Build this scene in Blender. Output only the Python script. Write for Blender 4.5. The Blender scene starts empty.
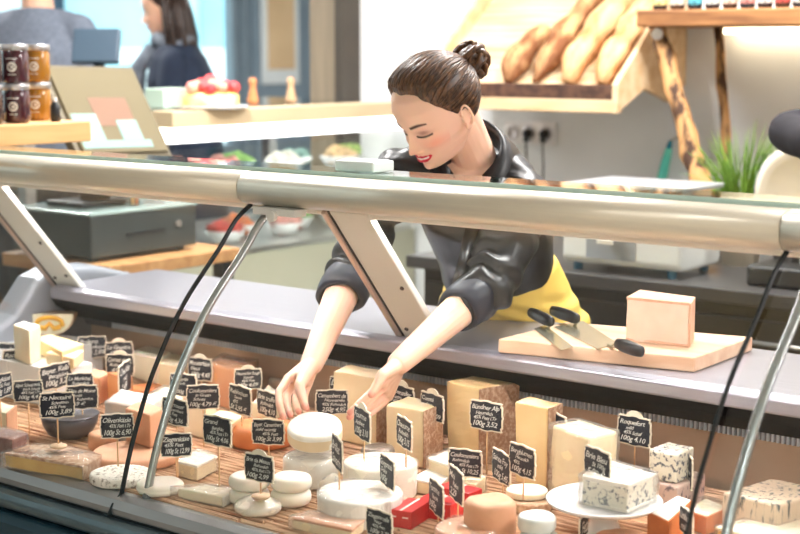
import bpy, bmesh, math, random
from math import sin, cos, pi, radians, sqrt, atan2, exp
from mathutils import Vector, Matrix, noise
random.seed(7)
SC = bpy.context.scene
COL = SC.collection
V = Vector

# ------------------------------------------------------------------ camera
F = 1484.0; PITCH = math.atan(217/1484.0); YAW = radians(38.3); CAMH = 1.58
cam_d = bpy.data.cameras.new('camera'); cam = bpy.data.objects.new('camera', cam_d); COL.objects.link(cam)
cam.location = (0, 0, CAMH)
cam.rotation_euler = (pi/2 - PITCH, 0, YAW)
cam_d.sensor_width = 36; cam_d.lens = 36*F/800
cam_d.dof.use_dof = True; cam_d.dof.focus_distance = 3.02; cam_d.dof.aperture_fstop = 3.2
cam_d.clip_start = 0.05; cam_d.clip_end = 200
SC.camera = cam

def P(px, py, x=None, y=None, z=None, D=None):
    """the point of the place on a plane x=, y= or z= (or at depth D) that the photo shows at (px, py)"""
    u = (px-400)/F; v = (py-267)/F
    f = V((-sin(YAW)*cos(PITCH), cos(YAW)*cos(PITCH), -sin(PITCH)))
    r = V((cos(YAW), sin(YAW), 0)); up = V((-sin(YAW)*sin(PITCH), cos(YAW)*sin(PITCH), cos(PITCH)))
    d = f + r*u - up*v
    if D is not None: t = D
    elif x is not None: t = x/d.x
    elif y is not None: t = y/d.y
    else: t = (z-CAMH)/d.z
    return V((0, 0, CAMH)) + d*t
def depth(p):
    f = V((-sin(YAW)*cos(PITCH), cos(YAW)*cos(PITCH), -sin(PITCH)))
    return (V(p)-V((0, 0, CAMH))).dot(f)

# ------------------------------------------------------------------ colours and materials
def lin(c):
    return tuple(((v/255)/12.92 if v/255 <= .04045 else ((v/255+.055)/1.055)**2.4) for v in c)
MATS = {}
def mat(name, c, rough=.5, metal=0, c2=None, scale=20, bump=0, bscale=None, sss=0, coat=0, stretch=None, spec=.5, lo=.35, hi=.65, detail=4, emit=None, es=1, trans=0, ior=1.45, aniso=0, sheen=0):
    if name in MATS: return MATS[name]
    m = bpy.data.materials.new(name); m.use_nodes = True
    nt = m.node_tree; N = nt.nodes; L = nt.links
    b = N['Principled BSDF']
    b.inputs['Base Color'].default_value = (*lin(c), 1)
    b.inputs['Roughness'].default_value = rough; b.inputs['Metallic'].default_value = metal
    b.inputs['Specular IOR Level'].default_value = spec
    b.inputs['IOR'].default_value = ior
    if sss:
        b.inputs['Subsurface Weight'].default_value = sss
        b.inputs['Subsurface Radius'].default_value = (.012, .006, .003)
        b.inputs['Subsurface Scale'].default_value = 1.0
    if coat: b.inputs['Coat Weight'].default_value = coat; b.inputs['Coat Roughness'].default_value = .08
    if trans: b.inputs['Transmission Weight'].default_value = trans
    if sheen: b.inputs['Sheen Weight'].default_value = sheen
    if aniso: b.inputs['Anisotropic'].default_value = aniso
    if emit: b.inputs['Emission Color'].default_value = (*lin(emit), 1); b.inputs['Emission Strength'].default_value = es
    tc = N.new('ShaderNodeTexCoord'); mp = N.new('ShaderNodeMapping')
    L.new(tc.outputs['Object'], mp.inputs['Vector'])
    if stretch: mp.inputs['Scale'].default_value = stretch
    if c2 is not None:
        nz = N.new('ShaderNodeTexNoise'); nz.inputs['Scale'].default_value = scale; nz.inputs['Detail'].default_value = detail
        L.new(mp.outputs['Vector'], nz.inputs['Vector'])
        cr = N.new('ShaderNodeValToRGB'); cr.color_ramp.elements[0].position = lo; cr.color_ramp.elements[1].position = hi
        cr.color_ramp.elements[0].color = (*lin(c), 1); cr.color_ramp.elements[1].color = (*lin(c2), 1)
        L.new(nz.outputs['Fac'], cr.inputs['Fac']); L.new(cr.outputs['Color'], b.inputs['Base Color'])
    if bump:
        n2 = N.new('ShaderNodeTexNoise'); n2.inputs['Scale'].default_value = bscale or scale; n2.inputs['Detail'].default_value = 5
        L.new(mp.outputs['Vector'], n2.inputs['Vector'])
        bp = N.new('ShaderNodeBump'); bp.inputs['Strength'].default_value = bump; bp.inputs['Distance'].default_value = .004
        L.new(n2.outputs['Fac'], bp.inputs['Height']); L.new(bp.outputs['Normal'], b.inputs['Normal'])
    MATS[name] = m
    return m
def glassy(name, tint=(245, 252, 250), refl=1.0, rough=.0, milky=None, mf=.0, bump=0, ior=1.45):
    if name in MATS: return MATS[name]
    m = bpy.data.materials.new(name); m.use_nodes = True
    nt = m.node_tree; N = nt.nodes; L = nt.links
    for n in list(N): N.remove(n)
    out = N.new('ShaderNodeOutputMaterial'); mix = N.new('ShaderNodeMixShader'); tr = N.new('ShaderNodeBsdfTransparent'); gl = N.new('ShaderNodeBsdfGlossy')
    fr = N.new('ShaderNodeFresnel'); fr.inputs['IOR'].default_value = ior
    tr.inputs['Color'].default_value = (*lin(tint), 1); gl.inputs['Roughness'].default_value = rough
    gl.inputs['Color'].default_value = (refl, refl, refl, 1)
    geo = N.new('ShaderNodeNewGeometry'); mr = N.new('ShaderNodeMapRange')      # both faces of the pane reflect alike
    mr.inputs['To Min'].default_value = ior; mr.inputs['To Max'].default_value = 1/ior
    L.new(geo.outputs['Backfacing'], mr.inputs['Value']); L.new(mr.outputs[0], fr.inputs['IOR'])
    L.new(fr.outputs['Fac'], mix.inputs['Fac']); L.new(tr.outputs[0], mix.inputs[1]); L.new(gl.outputs[0], mix.inputs[2])
    last = mix
    if milky:
        df = N.new('ShaderNodeBsdfDiffuse'); df.inputs['Color'].default_value = (*lin(milky), 1)
        m2 = N.new('ShaderNodeMixShader'); m2.inputs['Fac'].default_value = mf
        L.new(mix.outputs[0], m2.inputs[1]); L.new(df.outputs[0], m2.inputs[2]); last = m2
    if bump:
        nz = N.new('ShaderNodeTexNoise'); nz.inputs['Scale'].default_value = 60; tc = N.new('ShaderNodeTexCoord')
        L.new(tc.outputs['Object'], nz.inputs['Vector'])
        bp = N.new('ShaderNodeBump'); bp.inputs['Strength'].default_value = bump; bp.inputs['Distance'].default_value = .004
        L.new(nz.outputs['Fac'], bp.inputs['Height']); L.new(bp.outputs['Normal'], gl.inputs['Normal']); L.new(bp.outputs['Normal'], fr.inputs['Normal'])
    L.new(last.outputs[0], out.inputs['Surface'])
    MATS[name] = m
    return m
def stripes(name, ca, cb, axis=1, scale=120, rough=.6, bump=.5, along=3, spec=.4, lo=.3, hi=.7):
    """grain running along one axis"""
    st = [along]*3; st[axis] = scale
    return mat(name, ca, rough, c2=cb, scale=1, stretch=tuple(st), bump=bump, bscale=1, spec=spec, lo=lo, hi=hi)

# ------------------------------------------------------------------ objects
def tag(o, label=None, cat=None, group=None, kind=None):
    if label: o['label'] = label
    if cat: o['category'] = cat
    if group: o['group'] = group
    if kind: o['kind'] = kind
    return o
def thing(name, label, cat, loc=(0, 0, 0), rz=0, group=None):
    o = bpy.data.objects.new(name, None); COL.objects.link(o)
    o.location = loc; o.rotation_euler = (0, 0, rz); o.empty_display_size = .05
    return tag(o, label, cat, group)
def link(name, me, m, parent=None, loc=None, smooth=False):
    if not isinstance(m, (list, tuple)): m = [m]
    if not me.materials:
        for q in m: me.materials.append(q)
    if smooth: me.polygons.foreach_set('use_smooth', [True]*len(me.polygons))
    o = bpy.data.objects.new(name, me); COL.objects.link(o)
    if parent: o.parent = parent
    if loc is not None: o.location = loc
    return o
def obj(name, bm, m, parent=None, loc=None, smooth=False, bev=0, seg=2, sub=0, kind=None):
    bmesh.ops.recalc_face_normals(bm, faces=bm.faces[:])
    me = bpy.data.meshes.new(name); bm.to_mesh(me); bm.free()
    o = link(name, me, m, parent, loc, smooth)
    if bev:
        md = o.modifiers.new('b', 'BEVEL'); md.width = bev; md.segments = seg; md.limit_method = 'ANGLE'; md.angle_limit = radians(40)
    if sub:
        md = o.modifiers.new('s', 'SUBSURF'); md.levels = sub; md.render_levels = sub
    if kind: o['kind'] = kind
    return o
def NB(): return bmesh.new()
def face(bm, vs, mi=0):
    try:
        f = bm.faces.new(vs); f.material_index = mi; return f
    except ValueError: return None
def box(bm, c, s, M=None, mi=0):
    vs = []
    for dx in (-.5, .5):
        for dy in (-.5, .5):
            for dz in (-.5, .5):
                p = V((dx*s[0], dy*s[1], dz*s[2]))
                if M: p = M @ p
                vs.append(bm.verts.new(V(c)+p))
    for q in ((0, 1, 3, 2), (4, 6, 7, 5), (0, 4, 5, 1), (2, 3, 7, 6), (0, 2, 6, 4), (1, 5, 7, 3)): face(bm, [vs[i] for i in q], mi)
def box2(bm, a, b, mi=0):
    a = V(a); b = V(b); box(bm, (a+b)/2, (abs(b.x-a.x), abs(b.y-a.y), abs(b.z-a.z)), mi=mi)
def frame_of(d):
    d = V(d).normalized(); a = V((0, 0, 1)) if abs(d.z) < .9 else V((1, 0, 0))
    x = d.cross(a).normalized(); return x, d.cross(x).normalized()
def tube(bm, pts, rad, n=10, cap=True, mi=0, flat=None):
    """swept tube through points; rad number or list"""
    pts = [V(p) for p in pts]; k = len(pts)
    if not isinstance(rad, (list, tuple)): rad = [rad]*k
    rings = []; x = None
    for i, p in enumerate(pts):
        d = (pts[min(i+1, k-1)]-pts[max(i-1, 0)])
        if d.length < 1e-9: d = V((0, 0, 1))
        d.normalize()
        if x is None: x, y = frame_of(d)
        x = (x-d*x.dot(d)).normalized(); y = d.cross(x)
        fl = flat or 1
        rings.append([bm.verts.new(p+(x*cos(a)+y*sin(a)*fl)*rad[i]) for a in (2*pi*j/n for j in range(n))])
    for a, b in zip(rings, rings[1:]):
        for j in range(n): face(bm, (a[j], a[(j+1) % n], b[(j+1) % n], b[j]), mi)
    if cap: face(bm, rings[0][::-1], mi); face(bm, rings[-1], mi)
def cyl(bm, p0, p1, r, n=24, r1=None, mi=0): tube(bm, [p0, p1], [r, r if r1 is None else r1], n, mi=mi)
def lathe(bm, prof, n=32, c=(0, 0, 0), M=None, mi=0, wob=0, ph=0):
    rings = []
    for r, z in prof:
        ring = []
        for j in range(n):
            a = 2*pi*j/n; rr = r*(1+wob*noise.noise(V((cos(a)*1.5+ph, sin(a)*1.5, z*8))))
            p = V((rr*cos(a), rr*sin(a), z))
            if M: p = M @ p
            ring.append(bm.verts.new(V(c)+p))
        rings.append(ring)
    for a, b in zip(rings, rings[1:]):
        for j in range(n): face(bm, (a[j], a[(j+1) % n], b[(j+1) % n], b[j]), mi)
    face(bm, rings[0][::-1], mi); face(bm, rings[-1], mi)
def prism(bm, poly, z0, z1, mi=0):
    """poly: list of (x, y)"""
    a = [bm.verts.new((p[0], p[1], z0)) for p in poly]; b = [bm.verts.new((p[0], p[1], z1)) for p in poly]; n = len(poly)
    for i in range(n): face(bm, (a[i], a[(i+1) % n], b[(i+1) % n], b[i]), mi)
    face(bm, a[::-1], mi); face(bm, b, mi)
def extr(bm, prof, x0, x1, mi=0):
    """profile of (y, z) points swept along X"""
    a = [bm.verts.new((x0, p[0], p[1])) for p in prof]; b = [bm.verts.new((x1, p[0], p[1])) for p in prof]; n = len(prof)
    for i in range(n): face(bm, (a[i], a[(i+1) % n], b[(i+1) % n], b[i]), mi)
    face(bm, a[::-1], mi); face(bm, b, mi)
def rrect(y0, z0, y1, z1, r, n=5):
    out = []
    for cx, cz, a0 in ((y1-r, z1-r, 0), (y0+r, z1-r, pi/2), (y0+r, z0+r, pi), (y1-r, z0+r, 3*pi/2)):
        for i in range(n+1): a = a0+pi/2*i/n; out.append((cx+r*cos(a), cz+r*sin(a)))
    return out
def solid(name, bm_fn, m, label=None, cat=None, group=None, kind=None, **k):
    bm = NB(); bm_fn(bm); o = obj(name, bm, m, **k); return tag(o, label, cat, group, kind)
def struct(name, boxes, m, bev=0):
    bm = NB()
    for a, b in boxes: box2(bm, a, b)
    o = obj(name, bm, m, bev=bev); o['kind'] = 'structure'; return o

# blobs: overlapping shapes fused into one skin by a voxel remesh
def ball(bm, c, r, s=(1, 1, 1), M=None, u=16, v=10):
    rings = []; top = None
    vs = []
    for i in range(1, v):
        t = pi*i/v
        ring = []
        for j in range(u):
            a = 2*pi*j/u; p = V((r*s[0]*sin(t)*cos(a), r*s[1]*sin(t)*sin(a), r*s[2]*cos(t)))
            if M: p = M @ p
            ring.append(bm.verts.new(V(c)+p))
        rings.append(ring)
    pt = V((0, 0, r*s[2])); pb = -pt
    if M: pt = M @ pt; pb = M @ pb
    t_ = bm.verts.new(V(c)+pt); b_ = bm.verts.new(V(c)+pb)
    for j in range(u):
        face(bm, (t_, rings[0][j], rings[0][(j+1) % u])); face(bm, (b_, rings[-1][(j+1) % u], rings[-1][j]))
    for a, b in zip(rings, rings[1:]):
        for j in range(u): face(bm, (a[j], b[j], b[(j+1) % u], a[(j+1) % u]))
def caps(bm, p0, p1, r0, r1, n=16):
    """capsule with rounded ends and taper"""
    p0 = V(p0); p1 = V(p1); d = (p1-p0); L = d.length
    if L < 1e-6: ball(bm, p0, r0); return
    d.normalize(); pts = []; rad = []
    for i in range(5):
        a = pi/2*i/5; pts.append(p0-d*r0*cos(a)); rad.append(max(r0*sin(a), r0*.05))
    pts.append(p0); rad.append(r0)
    pts.append(p0.lerp(p1, .5)); rad.append((r0+r1)/2)
    pts.append(p1); rad.append(r1)
    for i in range(4, -1, -1):
        a = pi/2*i/5; pts.append(p1+d*r1*cos(a)); rad.append(max(r1*sin(a), r1*.05))
    tube(bm, pts, rad, n)
def chain(bm, pts, rads, n=16):
    for (a, b, ra, rb) in zip(pts, pts[1:], rads, rads[1:]): caps(bm, a, b, ra, rb, n)
def loft(bm, rings, n=32, ex=2.0):
    """rings: (centre, ax, ay) ellipses with half-axis vectors"""
    rs = []
    for c, ax, ay in rings:
        ring = []
        for j in range(n):
            a = 2*pi*j/n; ca, sa = cos(a), sin(a)
            k = (abs(ca)**ex+abs(sa)**ex)**(-1/ex)
            ring.append(bm.verts.new(V(c)+V(ax)*ca*k+V(ay)*sa*k))
        rs.append(ring)
    for a, b in zip(rs, rs[1:]):
        for j in range(n): face(bm, (a[j], a[(j+1) % n], b[(j+1) % n], b[j]))
    face(bm, rs[0][::-1]); face(bm, rs[-1])
def remesh(bm, voxel, smooth=3, fac=.5):
    bmesh.ops.recalc_face_normals(bm, faces=bm.faces[:])
    me = bpy.data.meshes.new('tmp'); bm.to_mesh(me); bm.free()
    o = bpy.data.objects.new('tmp', me); COL.objects.link(o)
    md = o.modifiers.new('r', 'REMESH'); md.mode = 'VOXEL'; md.voxel_size = voxel; md.adaptivity = 0
    if smooth:
        s = o.modifiers.new('s', 'SMOOTH'); s.factor = fac; s.iterations = smooth
    dg = bpy.context.evaluated_depsgraph_get(); ev = o.evaluated_get(dg)
    out = bpy.data.meshes.new_from_object(ev)
    bpy.data.objects.remove(o); bpy.data.meshes.remove(me)
    out.materials.clear()
    return out
def blob(name, bm, m, parent=None, voxel=.006, smooth=3, fn=None):
    me = remesh(bm, voxel, smooth)
    if fn:
        me.calc_loop_triangles()
        nrm = [v.normal.copy() for v in me.vertices]
        for v, nn in zip(me.vertices, nrm): v.co = fn(v.co.copy(), nn)
    return link(name, me, m, parent, smooth=True)
# ================================================================== the room
M_wall = mat('white_plaster', (236, 238, 240), .85, c2=(226, 229, 232), scale=3, bump=.05, bscale=80)
M_warmwall = mat('cream_plaster', (238, 228, 208), .85, c2=(230, 220, 200), scale=3)
M_floor = mat('stone_floor', (150, 140, 128), .35, c2=(126, 118, 108), scale=6, bump=.05)
M_ceil = mat('ceiling_paint', (244, 242, 238), .9, c2=(238, 236, 232), scale=4)
M_steel = mat('brushed_steel', (196, 192, 188), .32, .85, c2=(180, 177, 174), scale=1, stretch=(2, 160, 160), bump=.08, bscale=1)
M_cream = mat('champagne_aluminium', (232, 226, 208), .34, .35, c2=(224, 218, 202), scale=2, stretch=(1, 60, 60))
M_strut = mat('satin_aluminium', (232, 234, 230), .45, .05, c2=(224, 226, 222), scale=4)
M_grey = mat('grey_enamel', (150, 155, 165), .4, .2, c2=(142, 147, 157), scale=5)
M_teal = mat('petrol_blue_panel', (40, 78, 96), .22, .35, c2=(34, 68, 86), scale=2, coat=.4)
M_dark = mat('black_plastic', (28, 29, 32), .42, c2=(36, 37, 40), scale=30)
M_rub = mat('black_rubber', (22, 34, 38), .5, c2=(30, 42, 46), scale=30)
M_glass = glassy('clear_glass', (252, 254, 253), .9)
M_glassedge = mat('glass_edge', (206, 232, 226), .15, c2=(190, 222, 216), scale=8, spec=.6)
M_wood = mat('pine_board', (196, 150, 100), .5, c2=(170, 120, 74), scale=1, stretch=(4, 34, 34), bump=.15, bscale=1)
M_woodlt = mat('birch_board', (228, 202, 166), .55, c2=(208, 172, 128), scale=1, stretch=(3, 22, 22), bump=.1, bscale=1)
M_greyframe = mat('grey_blue_frame', (126, 140, 150), .5, c2=(118, 132, 142), scale=4)
M_taupe = mat('taupe_frame', (150, 136, 116), .6, c2=(138, 126, 108), scale=3, stretch=(20, 20, 1))
M_olive = mat('pale_olive_laminate', (190, 190, 168), .5, c2=(182, 182, 160), scale=2)

struct('floor', [((-9.2, -3, -.1), (3.6, 11, 0))], M_floor)
struct('ceiling', [((-9.2, -3, 2.95), (3.6, 11, 3.05))], M_ceil)
struct('wall_back', [((-4.12, 4.9, 0), (3.6, 5.05, 2.95))], M_wall)
struct('wall_right', [((3.45, -3, 0), (3.6, 4.9, 2.95))], M_warmwall)
struct('wall_front', [((-9.2, -3.1, 0), (3.6, -3, 2.95))], M_warmwall)
struct('wall_side', [((-4.12, 5.05, 0), (-4.0, 11, 2.95))], M_wall)
struct('wall_far', [((-9.2, 11, 0), (-4, 11.15, 2.95))], M_wall)
XL = -8.6
def YL(px): return P(px, 60, x=XL).y
y0 = YL(0); ya = YL(62); yb = YL(243); yc = YL(251); yd = YL(296); ye = YL(321)
struct('floor_raised', [((XL, 1.5, .0), (-4.66, 10.9, .14))], M_floor)
# window wall with openings
struct('wall_left', [((XL-.2, -3, 0), (XL, 1.0, 2.95)), ((XL-.2, 1.0, 0), (XL, yb, .75)), ((XL-.2, 1.0, 2.75), (XL, yb, 2.95)),
    ((XL-.2, yb, 0), (XL, 11, 2.95))], M_greyframe)
def window(i, ya_, yb_, z0=.75, z1=2.75):
    bm = NB(); t = .07
    box2(bm, (XL-.14, ya_, z0), (XL-.04, ya_+t, z1)); box2(bm, (XL-.14, yb_-t, z0), (XL-.04, yb_, z1))
    box2(bm, (XL-.14, ya_+t, z0), (XL-.04, yb_-t, z0+t)); box2(bm, (XL-.14, ya_+t, z1-t), (XL-.04, yb_-t, z1))
    o = obj('window_%d' % i, bm, M_greyframe, bev=.004); o['kind'] = 'structure'
    bm = NB(); box2(bm, (XL-.1, ya_+t, z0+t), (XL-.09, yb_-t, z1-t)); obj('pane', bm, M_glass, o)
cuts = [1.0, 3.4, ya-.05, yb]
for i in range(3): window(i+1, cuts[i], cuts[i+1])
M_post = mat('deep_blue_post', (62, 96, 120), .5, c2=(54, 86, 110), scale=4)
struct('trim_1', [((XL-.04, ya-.09, 0), (XL+.06, ya-.01, 2.95))], M_post)
# tall taupe column at the opening beside the white wall
struct('trim_2', [((-4.3, 4.82, 0), (-4.13, 5.0, 2.95))], M_taupe)
struct('trim_3', [((-4.125, 4.78, 0), (-4.085, 4.9, 2.95))], mat('dark_trim', (74, 68, 60), .6, c2=(66, 60, 54), scale=5))
# far door: grey-blue leaf with a framed notice
struct('door_1', [((XL+.001, yc, 0), (XL+.05, ye, 2.6))], mat('grey_blue_door', (128, 144, 156), .5, c2=(120, 136, 148), scale=3), bev=.005)

# outdoors, seen bright and soft through the far windows
struct('ground', [((-40, -12, -.35), (-9.2, 36, -.3))], mat('pale_paving', (205, 212, 214), .8, c2=(188, 196, 200), scale=1))
def building(x, y0, y1, h, c, label):
    t = thing('building', label, 'building', (x, (y0+y1)/2, -.3))
    bm = NB(); box(bm, (0, 0, h/2), (4, y1-y0, h)); obj('facade', bm, mat('render_%d_%d' % (c[0], c[2]), c, .8, c2=tuple(v-10 for v in c), scale=1), t)
    n = int((y1-y0)/2.2)
    for k in range(n):
        for zz in (2.2, 5.2):
            if zz+1 > h: continue
            bm = NB(); box(bm, (2.02, -(y1-y0)/2+1.3+k*2.2, zz), (.06, 1.1, 1.5)); obj('window_glass', bm, mat('far_pane', (160, 206, 216), .2, c2=(140, 192, 206), scale=1), t)
building(-24, 3, 11.5, 4.2, (225, 236, 238), 'pale rendered building beyond the window left of the shopper')
building(-26, 12.5, 19.0, 6.5, (236, 244, 246), 'tall white building beyond the middle of the window')
building(-23, 19.6, 27, 7, (196, 228, 234), 'light turquoise building beyond the right of the window')
t = thing('van', 'white van parked outside behind the dark-coated shopper', 'van', (-16.5, 14.6, -.3))
bm = NB(); extr(bm, rrect(-2.3, .35, 2.3, 1.9, .25), -.9, .9); obj('body', bm, mat('white_car_paint', (240, 244, 246), .2, c2=(234, 238, 240), scale=1, coat=.8), t, smooth=False)
for yy in (-1.4, 1.4):
    bm = NB(); cyl(bm, (.75, yy, .33), (.95, yy, .33), .33); obj('wheel', bm, M_rub, t)
bm = NB(); box(bm, (.905, -1.2, 1.45), (.02, 1.2, .5)); obj('side_window', bm, mat('far_pane', (90, 160, 180)), t)

# poster frame by the far door
t = thing('picture_frame', 'white framed beige notice on the grey-blue door', 'picture', (XL+.055, (YL(256)+YL(293))/2, 1.2))
w = YL(293)-YL(256)
bm = NB(); box(bm, (.01, 0, .72), (.02, w, 1.24)); obj('frame', bm, mat('white_frame', (226, 230, 230), .5, c2=(218, 222, 222), scale=3), t, bev=.004)
bm = NB(); box(bm, (.024, 0, .74), (.008, w*.72, 1.04)); obj('notice', bm, mat('beige_notice', (226, 194, 152), .7, c2=(214, 180, 138), scale=3), t)

# ================================================================== the cheese counter
WX0, WX1 = -3.34, 1.0          # ends of the counter
ZD = .70                       # top of the straw mat
cn = thing('cheese_counter', 'long refrigerated cheese display counter with curved glass front and petrol-blue base', 'display counter', (-1.2, 2.3, 0))
def C(bm):                     # shift world coordinates into the counter's own
    bmesh.ops.translate(bm, verts=bm.verts, vec=(1.2, -2.3, 0)); return bm
# base cabinet
bm = NB(); extr(bm, [(1.96, .06), (2.95, .06), (2.95, .90), (2.80, .90), (2.80, .655), (1.93, .60), (1.90, .50)], WX0+.02, WX1); obj('base', C(bm), M_teal, cn, bev=.006)
bm = NB(); extr(bm, [(1.93, .606), (1.882, .604), (1.868, .585), (1.864, .50), (1.885, .42), (1.94, .40)], WX0, WX1); obj('front_panel', C(bm), M_teal, cn, bev=.012, seg=4)
bm = NB(); extr(bm, [(2.05, 0), (2.85, 0), (2.85, .06), (2.05, .06)], WX0+.1, WX1-.1); obj('plinth', C(bm), M_dark, cn)
bm = NB(); extr(bm, [(1.885, .654), (1.872, .648), (1.864, .634), (1.870, .618), (1.885, .610), (1.93, .610), (1.93, .654)], WX0, WX1); obj('bumper_rail', C(bm), mat('blue_grey_metal', (120, 142, 154), .3, .7, c2=(110, 132, 144), scale=3), cn, bev=.006, seg=3)
bm = NB(); extr(bm, [(1.935, .697), (1.915, .699), (1.896, .692), (1.886, .676), (1.886, .662), (1.935, .662)], WX0, WX1); obj('front_lip', C(bm), mat('lip_metal', (172, 176, 180), .3, .7, c2=(164, 168, 172), scale=3), cn, bev=.004)
bm = NB(); extr(bm, [(1.895, .650), (1.93, .650), (1.93, .664), (1.895, .664)], WX0, WX1); obj('lip_gap', C(bm), M_rub, cn)
# well: floor, rear wall with polished liner; reflected straw tone put into its colour
bm = NB(); extr(bm, [(1.936, .655), (2.72, .655), (2.72, .688), (1.936, .688)], WX0+.06, WX1); obj('deck', C(bm), M_steel, cn)
M_liner = mat('polished_well_liner', (232, 208, 188), .25, .2, c2=(214, 184, 160), scale=5, bump=.03)
bm = NB(); extr(bm, [(2.72, .66), (2.745, .66), (2.745, .812), (2.72, .812)], WX0+.06, WX1); obj('well_liner', C(bm), M_liner, cn)
# air outlet with fine slots
bm = NB(); extr(bm, [(2.70, .812), (2.745, .812), (2.745, .836), (2.69, .836)], WX0+.06, WX1); obj('air_duct', C(bm), mat('duct_grey', (120, 126, 138), .4, .4, c2=(110, 116, 128), scale=9), cn)
bm = NB(); x = WX0+.2
while x < -.3:
    box(bm, (x, 2.691, .824), (.0048, .008, .018)); x += .0105
o = obj('air_slots', C(bm), mat('pale_slot_metal', (222, 230, 244), .4, .1, c2=(200, 210, 228), scale=40), cn); o['kind'] = 'stuff'
bm = NB(); extr(bm, [(2.60, .876), (2.67, .836), (2.80, .836), (2.80, .905), (2.58, .905)], WX0+.04, WX1); obj('shadow_gap', C(bm), mat('gap_shade_black', (9, 9, 14), .8, spec=.1), cn)  # solid filler; the gap's shade is put into its near-black colour
# worktop
M_wt = mat('grey_stainless_worktop', (158, 157, 168), .32, .5, c2=(148, 147, 159), scale=2, stretch=(2, 60, 60), bump=.04, bscale=1)
bm = NB(); extr(bm, [(2.555, .905), (2.95, .905), (2.95, .942), (2.575, .942), (2.552, .935)], WX0+.1, WX1); obj('worktop', C(bm), M_wt, cn, bev=.006, seg=3)
# moulded grey end of the well
bm = NB(); pr = [(1.92, .60), (2.90, .60), (2.90, .93), (2.74, .975), (2.62, .985), (2.54, .96), (2.46, .87), (2.34, .80), (2.05, .74), (1.93, .71)]
extr(bm, pr, WX0-.03, WX0+.07); obj('end_moulding', C(bm), M_grey, cn, bev=.02, seg=4)
# rail: rounded champagne profile
rp = [(2.320+.058*(abs(cos(a))**.72)*(1 if cos(a) > 0 else -1), 1.2865+.0355*(abs(sin(a))**.72)*(1 if sin(a) > 0 else -1)) for a in (2*pi*i/40 for i in range(40))]
for (a, b) in ((WX0, -2.232), (-2.230, -1.002), (-1.0, WX1)):
    bm = NB(); extr(bm, rp, a, b); o = obj('rail', C(bm), M_cream, cn, smooth=True)
    for f_ in o.data.polygons:
        if len(f_.vertices) > 4: f_.use_smooth = False
bm = NB(); extr(bm, [(2.318, 1.322), (2.43, 1.322), (2.43, 1.330), (2.318, 1.330)], WX0, WX1); obj('top_glass', C(bm), glassy('shelf_glass', (235, 246, 244), 1, ior=1.55), cn)
bm = NB(); extr(bm, [(2.316, 1.3215), (2.3179, 1.3215), (2.3179, 1.3305), (2.316, 1.3305)], WX0, WX1); obj('glass_edge', C(bm), M_glassedge, cn)
# lamp below the rail that lights the cheese
bm = NB(); extr(bm, rrect(2.335, 1.236, 2.372, 1.256, .008, 3), WX0+.1, WX1-.1); obj('lamp_housing', C(bm), mat('lamp_white', (240, 238, 232), .4), cn)
# struts
for X in (-3.20, -1.978, -.79, .385):
    bm = NB(); a = V((X, 2.335, 1.252)); b = V((X, 2.60, .938)); d = (b-a); up = V((0, d.z, -d.y)).normalized()
    M = Matrix((V((1, 0, 0)), up, d.normalized())).transposed()
    box(bm, (a+b)/2, (.105, .016, d.length), M); obj('strut', C(bm), M_strut, cn, bev=.004)
    bm = NB(); box(bm, (a+b)/2+V((-.062, -.002, 0)), (.014, .030, d.length), M); obj('strut_edge', C(bm), mat('rose_metal', (196, 176, 166), .35, .6), cn, bev=.003)
    bm = NB(); box(bm, (a+b)/2+V((-.0535, 0, 0))-up*.0*1, (.003, .020, d.length), M); obj('strut_groove', C(bm), M_dark, cn)
    for f in (.55, .86, .90):
        bm = NB(); p = a.lerp(b, f)+up*(.0085 if up.y < 0 else -.0085)+V((.03 if f < .87 else -.03, 0, 0)); cyl(bm, p, p+up*.003*(1 if up.y < 0 else -1), .005, 12)
        obj('screw', C(bm), M_dark, cn)
# curved front glass panes
GP = [(2.300, 1.252), (2.252, 1.222), (2.203, 1.168), (2.155, 1.122), (2.110, 1.078), (2.070, 1.030), (2.035, .978), (2.000, .920), (1.968, .850), (1.940, .780), (1.914, .697)]
def smooth_prof(pts, k=3):
    out = []
    for i in range(len(pts)-1):
        p0 = pts[max(i-1, 0)]; p1 = pts[i]; p2 = pts[i+1]; p3 = pts[min(i+2, len(pts)-1)]
        for j in range(k):
            t = j/k
            out.append(tuple(.5*((2*p1[q])+(-p0[q]+p2[q])*t+(2*p0[q]-5*p1[q]+4*p2[q]-p3[q])*t*t+(-p0[q]+3*p1[q]-3*p2[q]+p3[q])*t**3) for q in (0, 1)))
    out.append(pts[-1]); return out
GS = smooth_prof(GP)
def offs(pr, d):
    out = []
    for i, p in enumerate(pr):
        a = pr[max(i-1, 0)]; b = pr[min(i+1, len(pr)-1)]; t = V((b[0]-a[0], b[1]-a[1])).normalized(); out.append((p[0]+t.y*d, p[1]-t.x*d))
    return out
seams = [WX0+.02, -2.222, -1.0, .22]
for i in range(3):
    a, b = seams[i]+.012, seams[i+1]-.004
    for s in (0,):
        bm = NB(); outer = offs(GS, .003); inner = offs(GS, -.003)
        extr(bm, outer+inner[::-1], a, b); obj('front_glass', C(bm), M_glass, cn)
    bm = NB(); GE = GS+[(1.892, .680), (1.880, .660)]; o1 = offs(GE, .0045); i1 = offs(GE, -.0045)
    extr(bm, o1+i1[::-1], b, b+.0042); obj('glass_seal', C(bm), M_rub, cn)
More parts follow.
